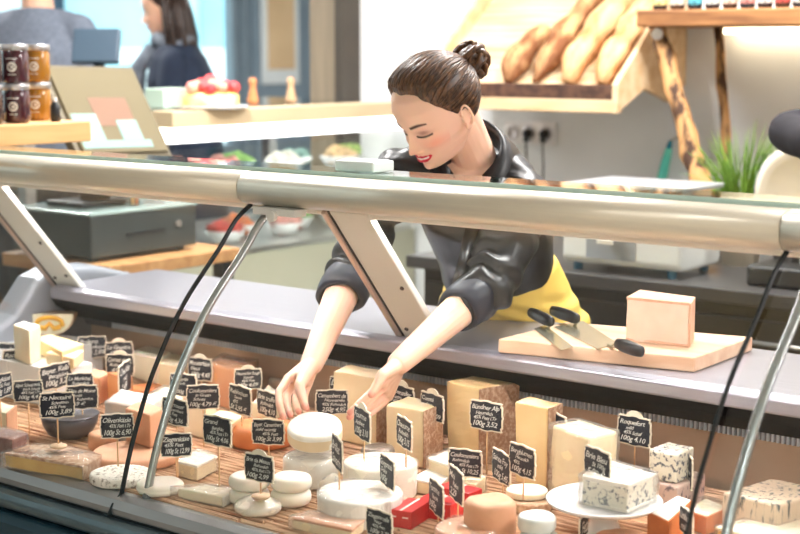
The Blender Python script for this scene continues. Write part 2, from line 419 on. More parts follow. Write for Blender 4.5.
for X in (-2.165, -.945):       # lifting arms: curved silver tubes inside the glass
    bm = NB(); pts = [V((X, p[0]+.012, p[1]-.004)) for p in GS[2:]]; tube(bm, pts, .0085, 12)
    obj('lift_arm', C(bm), mat('bright_aluminium', (182, 190, 194), .25, .8, c2=(172, 180, 184), scale=4), cn, smooth=True)
    bm = NB(); box2(bm, (X-.02, 2.262, 1.236), (X+.10, 2.30, 1.252)); cyl(bm, (X+.04, 2.262, 1.236), (X+.04, 2.252, 1.236), .013, 16); obj('hinge', C(bm), M_strut, cn, bev=.002)

# the straw mat: countless straws laid along the deck
M_straw = mat('straw', (246, 212, 178), .6, c2=(150, 94, 62), scale=1, stretch=(9, 190, 40), lo=.40, hi=.66, bump=.3, bscale=1)
bm = NB(); rr = random.Random(3); y = 1.942
while y < 2.70:
    x = WX0+.10
    while x < -.4:
        L = rr.uniform(.16, .42); dy = rr.uniform(-.006, .006); r = rr.uniform(.0022, .0036)
        tube(bm, [(x, y, ZD-.004+rr.uniform(-.002, .002)), (x+L, y+dy, ZD-.004+rr.uniform(-.002, .002))], r, 5); x += L+rr.uniform(0, .01)
    y += .0058
box2(bm, (WX0+.09, 1.938, .6881), (WX1-.05, 2.705, ZD-.007))
o = obj('straw_mat', bm, M_straw); tag(o, 'golden brown straw mat covering the floor of the cheese display', 'straw mat', kind='stuff')
# ================================================================== cheeses
K_yel = mat('paste_yellow', (242, 214, 164), .5, c2=(236, 202, 148), scale=14, sss=.15, bump=.05)
K_crm = mat('paste_cream', (246, 228, 192), .5, c2=(240, 218, 178), scale=12, sss=.15, bump=.05)
K_ivo = mat('paste_ivory', (244, 236, 214), .5, c2=(238, 226, 198), scale=16, sss=.15, bump=.08)
K_gold = mat('paste_gold', (224, 190, 104), .5, c2=(206, 166, 82), scale=14, sss=.1, bump=.1)
K_ora = mat('paste_orange', (234, 166, 112), .5, c2=(226, 150, 96), scale=10, sss=.15)
K_org = mat('paste_egg_yellow', (246, 192, 70), .45, c2=(240, 178, 56), scale=10, sss=.15)
R_brn = mat('rind_brown', (172, 128, 100), .7, c2=(212, 182, 156), scale=120, bump=.7, bscale=160, lo=.42, hi=.66, detail=8)
R_crs = mat('rind_crusty', (168, 122, 88), .75, c2=(214, 186, 156), scale=90, bump=.7, bscale=140, lo=.35, hi=.62, detail=8)
R_wht = mat('rind_white', (248, 243, 235), .75, c2=(238, 228, 212), scale=45, bump=.35, bscale=120, sheen=.3, lo=.45, hi=.75)
R_smooth = mat('rind_smooth_white', (247, 241, 230), .45, c2=(240, 230, 214), scale=12, bump=.08, sss=.15)
R_mold = mat('rind_mould', (238, 234, 224), .8, c2=(140, 132, 118), scale=130, bump=.8, bscale=150, lo=.52, hi=.68, detail=8)
R_ash = mat('rind_ash_streak', (242, 239, 232), .7, c2=(168, 142, 126), scale=14, bump=.4, bscale=90, lo=.60, hi=.70, stretch=(1, 2.2, .3))
R_tan = mat('rind_pink_tan', (222, 172, 140), .55, c2=(206, 152, 120), scale=12, bump=.15, bscale=80, sss=.1)
R_ora = mat('rind_washed_orange', (222, 140, 84), .5, c2=(200, 116, 66), scale=25, bump=.3, bscale=70)
R_red = mat('rind_dark_red', (120, 66, 58), .45, c2=(156, 104, 92), scale=40, bump=.5, bscale=60)
K_blu = mat('paste_blue_veined', (238, 232, 216), .55, c2=(96, 104, 112), scale=105, bump=.4, bscale=60, lo=.53, hi=.62, detail=7)
K_blu2 = mat('paste_pink_veined', (222, 196, 184), .55, c2=(104, 88, 100), scale=60, bump=.4, bscale=60, lo=.55, hi=.66, detail=7)
FILM = glassy('cling_film', (252, 252, 252), 1, rough=.08, milky=(250, 246, 240), mf=.10, bump=1.0)
FILM2 = glassy('frosted_film', (250, 250, 250), 1, rough=.15, milky=(248, 247, 244), mf=.55, bump=1.0)
CER = mat('white_porcelain', (240, 241, 243), .15, c2=(234, 236, 239), scale=2, coat=.6)

def wob(seed, amp, sc=18):
    def f(co, n):
        return co + n*(noise.noise(co*sc+V((seed, seed*.7, 0)))*amp)
    return f
def displace(o, seed, amp, sc):
    me = o.data; nr = [v.normal.copy() for v in me.vertices]
    for v, n in zip(me.vertices, nr): v.co = v.co+n*(noise.noise(v.co*sc+V((seed, 0, seed)))*amp)
    return o
NSEED = [1.0]
def round_mesh(r, h, edge, n=40, dome=0, amp=.0012, seed=None):
    seed = seed if seed is not None else NSEED[0]; NSEED[0] += 1.37
    prof = [(r*.02, 0), ((r-edge)*.5, 0), (r-edge, 0)]
    for i in range(1, 5): a = -pi/2+pi/2*i/4; prof.append((r-edge+edge*cos(a), edge+edge*sin(a)))
    for i in range(1, 3): prof.append((r, edge+(h-2*edge)*i/3))
    for i in range(0, 5): a = pi/2*i/4; prof.append((r-edge+edge*cos(a), h-edge+edge*sin(a)))
    q = r-edge; prof += [(q*.85, h+dome*.3), (q*.65, h+dome*.6), (q*.4, h+dome*.85), (q*.2, h+dome*.97), (r*.02, h+dome)]
    bm = NB(); lathe(bm, prof, n, wob=.02, ph=seed)
    for v in bm.verts:
        v.co.z += amp*1.3*noise.noise(v.co*25+V((seed, 0, 0)))*(1 if v.co.z > h*.3 else 0)
    return bm
def wheel(name, label, px, py, rpx, h, m, zb=ZD, edge=None, group=None, cat='cheese', film=None, dome=0, tilt=None, wrapk=1.02, amp=.0012, lift=0):
    c = P(px, py, z=zb+h); r = rpx*depth(c)/F
    t = thing(name, label, cat, (c.x, c.y, zb+lift), group=group)
    if tilt: t.rotation_euler = tilt
    o = obj('rind', round_mesh(r, h, edge or min(h*.3, .01), dome=dome, amp=amp), m, t, smooth=True)
    if film:
        b = round_mesh(r*wrapk, h+.0015, edge or min(h*.35, .01), dome=dome, amp=.003); f = obj('film', b, film, t, smooth=True)
        displace(f, px, .004, 40)
    return t, c, r
def ngon_off(poly, d):
    n = len(poly); out = []
    A = sum(poly[i][0]*poly[(i+1) % n][1]-poly[(i+1) % n][0]*poly[i][1] for i in range(n)); s = 1 if A > 0 else -1
    for i in range(n):
        a = V(poly[i-1]); b = V(poly[i]); c = V(poly[(i+1) % n])
        e1 = (b-a).normalized(); e2 = (c-b).normalized()
        n1 = V((e1.y, -e1.x))*s; n2 = V((e2.y, -e2.x))*s
        m = n1+n2
        m = m/max(m.dot(n1), .4) if m.length > 1e-6 else n1
        out.append(tuple(b+m*d))
    return out
def block(name, label, pts, h, m, zb=ZD, rind=None, edges=(), top=None, foot=None, film=None, bev=.003, group=None, cat='cheese', taper=1.0, drop=0, rt=.004, filmoff=.003):
    """a cut piece: pts = outline of its top in the photo, h = height"""
    w = [P(a, b, z=zb+h) for a, b in pts]
    c = sum((p for p in w), V((0, 0, 0)))/len(w)
    poly = [(p.x-c.x, p.y-c.y) for p in w]
    t = thing(name, label, cat, (c.x, c.y, zb), group=group)
    def pr(pl, z0, z1):
        bm = NB(); n = len(pl)
        lv = [0, .33, .66, 1]; rows = []
        for l in lv: k = taper+(1-taper)*l; rows.append([bm.verts.new((p[0]*k, p[1]*k, z0+(z1-z0)*l)) for p in pl])
        for a, b in zip(rows, rows[1:]):
            for i in range(n): face(bm, (a[i], a[(i+1) % n], b[(i+1) % n], b[i]))
        face(bm, rows[0][::-1]); face(bm, rows[-1]); return bm
    th = rt if top else 0
    bm = pr(poly, 0, h-th)
    bmesh.ops.subdivide_edges(bm, edges=[e for e in bm.edges if e.calc_length() > .012], cuts=3, use_grid_fill=True)
    displace(obj('paste', bm, m, t, bev=bev), pts[0][0], .0035, 22)
    n = len(poly); out = ngon_off(poly, rt)
    if rind and edges:
        runs = []; 
        for i in edges: 
            if runs and runs[-1][-1] == i: runs[-1].append((i+1) % n)
            else: runs.append([i, (i+1) % n])
        for run in runs:
            pl = [poly[i] for i in run]+[out[i] for i in reversed(run)]
            obj('rind', pr(pl, 0, h), rind, t, bev=.0015)
    if top:
        obj('top_rind', pr(ngon_off(poly, .0014), h-th-.0008, h+.0006), top, t, bev=.0018)
    if foot:
        obj('bottom_rind', pr(ngon_off(poly, .0008), 0, rt), foot, t, bev=.0015)
    if film:
        bm = pr(ngon_off(poly, filmoff+(rt if rind else 0)), -.0005, h+.003)
        bmesh.ops.subdivide_edges(bm, edges=bm.edges[:], cuts=3, use_grid_fill=True)
        o = obj('film', bm, film, t, smooth=True); displace(o, pts[0][0], .004, 45)
    return t
G_back = 'tall cut hard cheeses along the back of the display'
block('hard_cheese', 'tall pale yellow cheese block behind the camembert label', [(333, 371), (376, 378), (393, 371), (350, 364)], .160, K_crm, rind=R_brn, edges=(1,), group=G_back)
block('hard_cheese', 'short wedge of pale cheese with rough brown rind left of the tallest wedge', [(386, 405), (423, 411), (441, 404), (408, 396)], .125, K_crm, rind=R_brn, edges=(1,), group=G_back)
block('hard_cheese', 'tallest and widest yellow cheese wedge with brown speckled rind', [(446, 381), (479, 389), (516, 382), (482, 374)], .168, K_yel, rind=R_brn, edges=(1,), group=G_back, taper=.95, rt=.006)
block('hard_cheese', 'narrow yellow cheese wedge with brown rind right of the tallest wedge', [(515, 402), (548, 408), (561, 403), (530, 396)], .168, K_yel, rind=R_brn, edges=(1,), group=G_back, taper=.94)
block('hard_cheese', 'plain pale yellow cheese block behind the cake stand', [(551, 424), (588, 438), (618, 431), (578, 419)], .150, K_crm, group=G_back, bev=.006, taper=.97, film=FILM)
# around the middle
block('orange_cheese', 'large smooth orange cheese block in the middle of the back row', [(207, 363), (243, 371), (258, 360), (224, 354)], .105, K_ora, bev=.01, film=FILM)
block('soft_cheese', 'tall pale wedge of cheese left of the reaching hand', [(252, 402), (275, 408), (287, 396), (268, 384)], .075, K_ivo, bev=.004)
wheel('washed_rind_cheese', 'yellow-orange washed cheese wheel behind the white rounds', 262, 424, 33, .045, R_ora, edge=.012)
block('soft_cheese', 'upright cream slab of cheese behind the gratin label', [(184, 402), (206, 408), (216, 401), (196, 395)], .075, K_ivo, bev=.004)
block('soft_cheese', 'yellow cheese brick behind the goat-cheese label', [(206, 418), (232, 424), (244, 415), (220, 410)], .055, K_crm, bev=.005)
wheel('wrapped_cheese', 'pale wrapped cheese round just left of the hand at the back', 285, 377, 17, .05, R_smooth, film=FILM)
# pink-tan disc with a standing wedge
wheel('flat_cheese', 'wide flat pinkish tan cheese wheel beside the seam of the glass', 136, 450, 44, .024, R_tan, edge=.008)
block('flat_cheese', 'upright pinkish tan cheese piece standing on the wide flat wheel', [(124, 408), (150, 415), (166, 407), (140, 401)], .075, R_tan, zb=ZD+.026, bev=.004, taper=.96)
block('wrapped_cheese', 'tall cling-filmed pink cheese block behind the olive label', [(106, 402), (146, 410), (160, 398), (122, 391)], .085, R_tan, film=FILM2, bev=.004)
# left corner: a low step carries the rear pieces
ZS = .80
t = thing('display_step', 'low wooden step under the cheeses in the far left corner', 'display step', (-3.06, 2.435, ZD))
bm = NB(); box2(bm, (-.22, -.15, 0), (-.02, .165, .099)); box2(bm, (-.02, -.15, 0), (.17, -.03, .099)); obj('step', bm, CER, t, bev=.003)
block('cut_cheese', 'large slab of golden cheese with grey-white crust at the front left', [(5, 453), (82, 466), (99, 456), (60, 446), (30, 445)], .030, K_gold, rind=R_crs, edges=(1, 2, 3, 4), top=R_crs, film=FILM, filmoff=.002)
wheel('mould_ripened_cheese', 'small wheel with speckled grey mould rind at the front left', 121, 472, 31, .019, R_mold)
block('dark_rind_cheese', 'dark red rinded cheese in film at the far left edge', [(-14, 434), (12, 440), (27, 434), (4, 427)], .045, R_red, film=FILM, bev=.006)
block('cut_cheese', 'pale cheese half showing at the left edge above the dark red one', [(-16, 408), (6, 413), (15, 405), (-6, 400)], .06, K_ivo, rind=R_tan, edges=(1,))
block('white_wedge', 'upright white wedge of cheese in the far left corner', [(13, 324), (29, 330), (40, 325), (24, 320)], .09, K_ivo, bev=.004, zb=ZS)
block('yellow_wedge', 'pale yellow wedge lying in the far left corner', [(36, 338), (62, 352), (83, 344), (52, 334)], .04, K_yel, bev=.004, zb=ZS)
block('soft_cheese', 'cream coloured brick in the left back row', [(46, 352), (74, 358), (84, 350), (58, 345)], .03, K_crm, bev=.004, zb=ZS)
# half wheel with an orange pattern standing on its edge
c = P(50, 337, z=ZS); t = thing('half_wheel', 'upright half cheese wheel with an orange ring in its pale face', 'cheese', (c.x, c.y, ZS-.006), rz=radians(40))
n = 24; R0 = .068
def halfd(bm, r, y0_, y1_, z0=0):
    a = [(r*cos(pi+pi*i/n), .07+r*.92*sin(pi+pi*i/n)+z0) for i in range(n+1)]
    A = [bm.verts.new((p[0], y0_, p[1])) for p in a]; B = [bm.verts.new((p[0], y1_, p[1])) for p in a]; k = len(a)
    for i in range(k): face(bm, (A[i], A[(i+1) % k], B[(i+1) % k], B[i]))
    face(bm, A[::-1]); face(bm, B)
bm = NB(); halfd(bm, R0, .002, .05); obj('rind', bm, R_crs, t)
bm = NB(); halfd(bm, R0-.004, -.002, .03); obj('paste', bm, K_ivo, t)
bm = NB()
pts = [(.034*cos(a), -.0035, .045+.016*sin(a)) for a in [pi*i/10 for i in range(11)]]
tube(bm, [(-.036, -.002, .036)]+[(x_, -.002, z_) for x_, _, z_ in pts[::-1]]+[(.036, -.002, .036)], .008, 8, flat=.8); tube(bm, [(-.03, -.002, .035), (-.012, -.002, .03), (0, -.002, .044), (.012, -.002, .03), (.03, -.002, .035)], .007, 8)
obj('orange_ring', bm, K_org, t, smooth=True)
def wrapbag(label, px, py, rpx, h, lift=0, col=R_smooth, name='wrapped_cheese'):
    cc = P(px, py, z=ZD+h/2); r = rpx*depth(cc)/F; bm = NB()
    ball(bm, (0, 0, h/2), 1, (r, r*.8, h*.5), u=28, v=16)
    t = thing(name, label, 'cheese', (cc.x, cc.y, ZD+lift)); o = obj('cheese', bm, col, t, smooth=True); displace(o, px, .008, 30)
    bm = NB(); ball(bm, (0, 0, h/2), 1, (r*1.1, r*.88, h*.56), u=36, v=22); o = obj('film', bm, FILM2, t, smooth=True); displace(o, px+3, .012, 45)
wrapbag('lumpy white cheese in frosted film behind the leftmost labels', 25, 372, 19, .06)
wrapbag('small white cheese in frosted film left of the tall orange wedge', 82, 374, 17, .055)
block('orange_cheese', 'narrow upright orange wedge behind the small turned label', [(107, 372), (120, 376), (133, 370), (118, 365)], .085, K_ora, bev=.003)
block('soft_cheese', 'peach coloured brick left of the narrow orange wedge', [(84, 374), (99, 378), (110, 372), (95, 368)], .07, R_tan, bev=.004)
block('cut_cheese', 'pale cheese block with a peach side behind the seam of the glass', [(131, 352), (158, 359), (172, 351), (146, 345)], .07, K_ivo, bev=.006, zb=ZD+.01)
wheel('orange_disc_cheese', 'half hidden flat orange cheese disc behind the wrapped pink block', 147, 386, 17, .03, R_ora)
block('cut_cheese', 'ivory cheese brick behind the silver arm in the back row', [(158, 362), (184, 367), (196, 358), (172, 353)], .07, K_crm, bev=.005)
block('wrapped_cheese', 'cling-filmed pale brick behind the silver arm', [(148, 395), (176, 402), (190, 392), (164, 386)], .06, K_ivo, film=FILM, bev=.005)
# dark bowl
c = P(60, 440, z=ZD); t = thing('bowl', 'dark grey round bowl behind the large golden slab', 'bowl', (c.x, c.y+.03, ZD))
pr = [(.02, 0), (.03, .001), (.05, .012), (.062, .034), (.066, .054), (.063, .054), (.058, .034), (.046, .016), (.02, .006)]
bm = NB(); lathe(bm, pr, 36); obj('shell', bm, mat('pewter', (108, 108, 116), .3, .5, c2=(96, 96, 104), scale=6), t, smooth=True)
bm = NB(); lathe(bm, [(.064, .052), (.0675, .053), (.0675, .056), (.064, .057), (.062, .055)], 36); obj('rim', bm, mat('pewter', (0, 0, 0)), t, smooth=True)
wheel('washed_rind_cheese', 'tan cheese round behind the dark bowl', 103, 432, 15, .04, R_tan)
# front row
wheel('goat_cheese_log', 'smooth white rounded cheese at the front beside the silver arm', 160, 481, 24, .022, R_smooth, edge=.011, dome=.002)
block('soft_cheese', 'square cream cheese brick with white top in front of the price labels', [(177, 461), (197, 466), (217, 456), (198, 449)], .032, K_crm, top=R_wht, film=FILM, bev=.003, filmoff=.0015)
block('wrapped_wedge', 'cling-filmed flat wedge of pale cheese at the front', [(177, 488), (222, 497), (236, 489), (204, 485)], .020, K_ivo, film=FILM, rind=R_wht, edges=(1, 2), bev=.003, filmoff=.002)
wheel('wrapped_cheese', 'domed white cheese in film carrying a label on a round foot at the front', 258, 502, 23.5, .018, R_smooth, dome=.012, film=FILM, edge=.008)
block('wrapped_wedge', 'long pinkish slab of cheese in shiny film at the front edge', [(290, 517), (352, 530), (366, 518), (310, 511)], .022, K_crm, top=R_tan, film=FILM, bev=.003, filmoff=.002)
g = 'small smooth white cheese rounds stacked in pairs'
for (px, py, who) in ((249, 474, 'left'), (291, 475, 'right')):
    nb = 'under the price label' if who == 'left' else 'next to the stacked camemberts'
    tt, cc, r_ = wheel('white_cheese_round', 'lower smooth white cheese round of the pair '+nb, px, py+14, 20.5, .029, R_smooth, edge=.012, group=g)
    c_ = tt.location
    up = thing('white_cheese_round', 'upper smooth white cheese round of the pair '+nb, 'cheese', (c_.x+.002, c_.y-.001, ZD+.0295), rz=1.1, group=g)
    k = tt.children[0].copy(); COL.objects.link(k); k.parent = up
# the stack she is handling
g = 'camembert wheels stacked in front of her hands'
wheel('camembert', 'lowest white camembert wheel under the tilted one she holds', 311, 455, 28, .060, R_wht, film=FILM, group=g)
TILT = (radians(17), radians(-3), 0)
c = P(313, 422, z=.826); r = 27.5*depth(c)/F
t = thing('camembert', 'white camembert wheel tilted forward in her hand', 'cheese', (c.x, c.y+.006, .786), group=g); t.rotation_euler = Matrix.Rotation(radians(16), 3, V((cos(YAW), sin(YAW), 0))).to_euler()
CAMB = t
obj('rind', round_mesh(r, .038, .008), R_wht, t, smooth=True)
o = obj('paper_band', round_mesh(r*1.012, .026, .004), mat('cream_side', (238, 218, 186), .6, c2=(228, 204, 168), scale=20, bump=.2), t, smooth=True); o.location.z = .004
wrapbag('small wrapped round beside the foot of the camembert stack', 326, 480, 15, .032)
wheel('brie_wheel', 'large white wheel with brownish dusted streaks in front of the pale drum', 360, 491, 43, .052, R_ash, edge=.006, film=FILM, wrapk=1.008)
wheel('drum_cheese', 'tall pale drum shaped cheese wheel behind the streaked one', 380, 461, 37, .068, R_smooth, edge=.005, film=FILM, wrapk=1.01)
wheel('drum_cheese', 'small dome of foil-grey cheese behind the pale drum', 378, 446, 17, .07, mat('foil', (170, 160, 152), .3, .6, c2=(140, 126, 116), scale=60, bump=.8), edge=.01)
# cream pieces
block('soft_cheese', 'thick cream wedge with a white top behind the coulommiers label', [(428, 458), (452, 466), (470, 458), (448, 450)], .055, K_crm, top=R_wht, bev=.004, film=FILM)
block('soft_cheese', 'flat cream wedge left of the coulommiers label', [(412, 478), (440, 484), (452, 473), (430, 468)], .03, K_crm, top=R_wht, bev=.003)
block('soft_cheese', 'small cream brick in front of the coulommiers label stick', [(456, 481), (476, 485), (486, 476), (466, 472)], .03, K_crm, bev=.004, film=FILM)
g = 'pale cut discs with thin dark rind'
wheel('sliced_cheese', 'thin pale disc with dark rim lying on top of its twin', 527, 489, 21, .012, K_ivo, zb=ZD+.022, edge=.003, group=g)
wheel('sliced_cheese', 'lower pale disc with dark rim between the cylinder and the cake stand', 530, 499, 22, .020, R_crs, edge=.004, group=g)
wheel('cylinder_cheese', 'tall tan cylinder of cheese in the front row', 490, 499, 26, .075, R_tan, edge=.012, amp=.004)
g = 'grey-white cheese rounds at the front edge'
wheel('grey_white_round', 'upper grey-white cheese round at the front edge', 537, 514, 19.5, .030, mat('pale_grey_rind', (226, 230, 228), .5, c2=(206, 214, 212), scale=20, bump=.2), zb=ZD+.032, edge=.009, group=g)
wheel('grey_white_round', 'lower grey-white cheese round at the front edge', 539, 533, 20.5, .032, mat('pale_grey_rind', (0, 0, 0)), edge=.009, group=g)
wheel('wrapped_cheese', 'peach cheese in a clear round tub at the front edge', 467, 526, 32, .030, R_tan, film=FILM, edge=.006)
# red cartons
M_red = mat('red_carton', (206, 40, 44), .4, c2=(190, 32, 38), scale=4, coat=.2); M_pale = mat('pale_print', (240, 214, 206), .5)
def carton(label, px, py, size, rz, zb=ZD):
    c_ = P(px, py, z=zb); t = thing('carton', label, 'carton', (c_.x, c_.y, zb), rz=rz, group='small red cheese cartons')
    bm = NB(); box(bm, (0, 0, size[2]/2), size); obj('box', bm, M_red, t, bev=.0015)
    bm = NB(); box(bm, (0, 0, size[2]+.0002), (size[0]*.12, size[1]*.98, .0006)); obj('printed_band', bm, M_pale, t)
    for k in (-.32, .22):
        bm = NB(); box(bm, (size[0]*k, -size[1]/2-.0002, size[2]*.62), (size[0]*.26, .0006, size[2]*.08)); obj('printed_line', bm, M_pale, t)
    return t
carton('nearest small red cheese carton, turned end on', 410, 522, (.046, .082, .034), radians(12))
carton('small red cheese carton between the two others', 440, 516, (.075, .05, .034), radians(6))
carton('rearmost small red cheese carton beside the tan cylinder', 459, 504, (.08, .045, .034), radians(-2))
# cake stand with a blue-veined brie
c = P(604, 499, z=ZD+.072); t = thing('cake_stand', 'white porcelain cake stand carrying a cut brie', 'cake stand', (c.x, c.y, ZD))
R_ = 58*depth(c)/F
bm = NB(); lathe(bm, [(.045, 0), (.046, .004), (.034, .012), (.026, .03), (.026, .048), (.04, .058), (R_*.9, .063), (R_, .070), (R_*1.005, .0725), (R_*.985, .0735), (R_*.88, .069), (.01, .068)], 48); obj('plate', bm, CER, t, smooth=True)
zp = ZD+.0685
block('blue_brie', 'cut white brie with blue-grey veins on the cake stand', [(583, 476), (628, 485), (654, 474), (612, 462), (592, 465)], .052, K_blu, zb=zp, top=R_wht, foot=R_wht, rind=R_wht, edges=(2, 3), film=FILM, bev=.003, rt=.006, filmoff=.0015)
# blue cheeses right
g = 'blue-veined cheese blocks stacked at the right'
block('blue_cheese', 'lower pinkish blue-veined cheese block of the stack', [(651, 480), (678, 488), (706, 473), (680, 468)], .060, K_blu2, group=g, bev=.005)
block('blue_cheese', 'upper white blue-veined cheese block of the stack', [(649, 449), (677, 455), (694, 447), (668, 441)], .058, K_blu, zb=ZD+.061, group=g, bev=.007, taper=.97)
block('blue_cheese', 'large blue-veined cheese block seen through the rightmost glass pane', [(722, 492), (778, 505), (830, 490), (770, 478)], .07, mat('paste_marbled', (222, 202, 178), .55, c2=(92, 98, 96), scale=34, bump=.4, bscale=60, lo=.53, hi=.64, stretch=(3, 3, .7)), bev=.006)
block('egg_yellow_wedge', 'cheese wedge with egg-yellow paste and orange rind near the right seal', [(650, 512), (668, 520), (690, 500), (678, 496)], .05, K_org, rind=R_ora, edges=(0, 1), top=R_wht, bev=.003)
block('washed_wedge', 'pale wedge with washed orange rind left of the right seal', [(684, 508), (706, 516), (730, 506), (706, 498)], .035, K_ivo, rind=R_ora, edges=(0, 1), bev=.004, film=FILM)
block('egg_yellow_wedge', 'wrapped yellow and white cheese in the lower right corner', [(716, 527), (780, 543), (836, 520), (778, 510)], .03, K_org, top=K_ivo, bev=.006, film=FILM)
wheel('flat_cheese', 'brown rimmed cheese at the lower edge below the cake stand', 622, 536, 28, .024, R_tan)
# ================================================================== price labels on sticks
B_board = mat('chalkboard', (34, 38, 52), .6, c2=(28, 32, 44), scale=20)
B_frame = mat('cream_tag_edge', (250, 240, 222), .55, c2=(244, 232, 210), scale=20)
B_stick = mat('stick_wood', (232, 190, 146), .6, c2=(220, 176, 130), scale=20)
B_ink = mat('chalk_ink', (238, 238, 234), .7)
B_foot = mat('foot_wood', (228, 196, 164), .55, c2=(218, 184, 150), scale=12)
SHAPES = {}
def plaque(w, h, q):
    """outline of a tag with small ogee bumps in the middle of each side"""
    a, b = w/2, h/2; n = .0035; out = []
    quarter = [(a+.0020, 0), (a, b*.13), (a, b*.70), (a-.0028, b*.78), (a-.0032, b*.88), (a-.0008, b*.95), (a-.0045, b), (a*.34, b), (a*.12, b+.0020)]
    q1 = quarter; q2 = [(-x, y) for x, y in reversed(quarter)]; q3 = [(-x, -y) for x, y in quarter]; q4 = [(x, -y) for x, y in reversed(quarter)]
    for s in (q1, q2, q3, q4):
        for p in s:
            if not out or (abs(out[-1][0]-p[0])+abs(out[-1][1]-p[1])) > 1e-5: out.append(p)
    return out
def slab(poly, y0_, y1_):
    bm = NB(); A = [bm.verts.new((p[0], y0_, p[1])) for p in poly]; B = [bm.verts.new((p[0], y1_, p[1])) for p in poly]; k = len(poly)
    for i in range(k): face(bm, (A[i], A[(i+1) % k], B[(i+1) % k], B[i]))
    face(bm, A[::-1]); face(bm, B); bmesh.ops.recalc_face_normals(bm, faces=bm.faces[:])
    me = bpy.data.meshes.new('slab'); bm.to_mesh(me); bm.free(); return me
LW, LH = .074, .054
frame_me = slab(plaque(LW+.006, LH+.006, 1), -.0002, .0026)
board_me = slab(plaque(LW, LH, 1), -.0012, 0)
TXT_N = [0]
def one_line(body, size):
    cu = bpy.data.curves.new('t', 'FONT'); cu.body = body; cu.size = size; cu.shear = .30; cu.resolution_u = 2; cu.space_character = .92; cu.offset = size*.012
    o = bpy.data.objects.new('t', cu); COL.objects.link(o)
    dg = bpy.context.evaluated_depsgraph_get(); me = bpy.data.meshes.new_from_object(o.evaluated_get(dg))
    bpy.data.objects.remove(o); bpy.data.curves.remove(cu); return me
def text_mesh(lines, width, height):
    TXT_N[0] += 1; k = TXT_N[0]; bm = NB(); n = len(lines)
    wts = [1.15]+[.85]*(n-2)+[1.25] if n > 2 else [1]*n
    tot = sum(wts); y = height/2
    for i, ln in enumerate(lines):
        hh = height*wts[i]/tot; me = one_line(ln, hh*1.02); xs = [v.co.x for v in me.vertices]; w_ = max(xs)-min(xs)
        ind = 0 if i == 0 else width*(.06+.08*((i*7+k*3) % 4))
        if i == n-1: ind = width*.02*((k*5) % 7)
        kx = min(1.15, (width-ind)/w_)
        for v in me.vertices:
            x = (v.co.x-min(xs))*kx; v.co = V((-width/2+ind+x, 0, y-hh*.86+v.co.y+.0006*sin(x*190+k+i)+x*.03*sin(k*1.7)))
        bm.from_mesh(me); bpy.data.meshes.remove(me); y -= hh
    me = bpy.data.meshes.new('txt'); bm.to_mesh(me); bm.free(); return me
def tagcard(label, cx, cy, w, h, fx, fy, zf, text, sgn=-1, hump=0, foot=0, roll=0, group=None):
    fp = P(fx, fy, z=zf); c = P(cx, cy, y=fp.y); D = depth(c)
    sc = h*D/F/(LH+.006)
    # board turned about its stick: apparent width gives the angle to the line of sight
    los = atan2(-c.x, c.y)                        # yaw that faces the camera
    ratio = min(1, w*D/F/((LW+.006)*sc))
    th = math.acos(ratio)
    rz = los+th*(-1 if sgn < 0 else 1)
    t = thing('price_tag', label, 'price tag', (c.x, c.y, zf), rz, group or 'chalkboard price tags on sticks')
    zc = c.z-zf
    def part(n, me, m, y=0):
        o = bpy.data.objects.new(n, me); COL.objects.link(o); o.parent = t
        if not me.materials: me.materials.append(m)
        o.location = (0, y, zc); o.scale = (sc, 1, sc); o.rotation_euler = (0, roll, 0); return o
    part('frame', frame_me, B_frame); b = part('board', board_me, B_board)
    lines = text.split('|')
    me = text_mesh(lines, LW*.90, LH*.88); part('handwriting', me, B_ink, -.0016)
    if hump:
        bm = NB(); n = 12; pl = [(.020*cos(pi*i/n), .013*sin(pi*i/n)) for i in range(n+1)]
        me = slab(pl, 0, .0026); o = part('grip', me, B_frame, .0001); o.location.z = zc+(LH/2+.001)*sc
    bm = NB(); zt = zc-LH*.35*sc; s0 = -.006 if not foot else .004
    cyl(bm, (0, .0042, s0), (0, .0042, zt), .0016, 8); obj('stick', bm, B_stick, t, smooth=True)
    if foot:
        bm = NB(); lathe(bm, [(.001, 0), (.016, 0), (.0185, .003), (.017, .006), (.010, .0085), (.001, .009)], 24, c=(0, .0042, 0)); obj('foot', bm, B_foot, t, smooth=True)
    return t
T = tagcard
T('leftmost cut-off price tag half outside the picture', 1, 386, 22, 24, 1, 432, ZD+.02, 'Bergkäse|45% Fett|100g 1,89', 1)
T('rear price tag at the left edge behind the raclette one', 3, 353, 26, 20, 3, 385, ZD, 'Gouda|jung')
T('price tag reading Raclette at the far left', 17, 360, 29, 21, 17, 392, ZD+.01, 'Raclette|Schwäbisch|48% Fett')
T('price tag with Schwarzenberger text left of the Nectaire one', 28, 391, 37, 22, 28, 432, ZD, 'Alpen Schwarzenb.|frisch Schnitt|48% Fett i.Tr|100g 4,4', -1)
T('price tag tilted up to the right above the Nectaire one', 56, 376, 32, 25, 56, 410, ZD, 'Bayer. Kalb|Bergkäse|100g 3,20', 1, roll=-.12)
T('price tag reading Le Maréchal partly hidden by the Moine tag', 80, 383, 36, 20, 84, 424, ZD, 'Le Maréchal|Rohmilch|45%')
T('price tag reading Tête de Moine', 82, 397, 37, 24, 82, 438, ZD, 'Tête de Moine|Schnitt|Rohmilch|9,69 €', 1)
T('price tag reading St Nectaire standing above the golden slab', 57, 405, 38, 26, 58, 448, ZD+.042, 'St Nectaire|Schnitten|45% Fett|100g 3,89', -1, foot=1)
T('price tag reading Bolero at the left of the back row', 92, 347, 33, 22, 92, 372, ZD+.02, 'Bolero|Schafkäse|100g 2,89', 1)
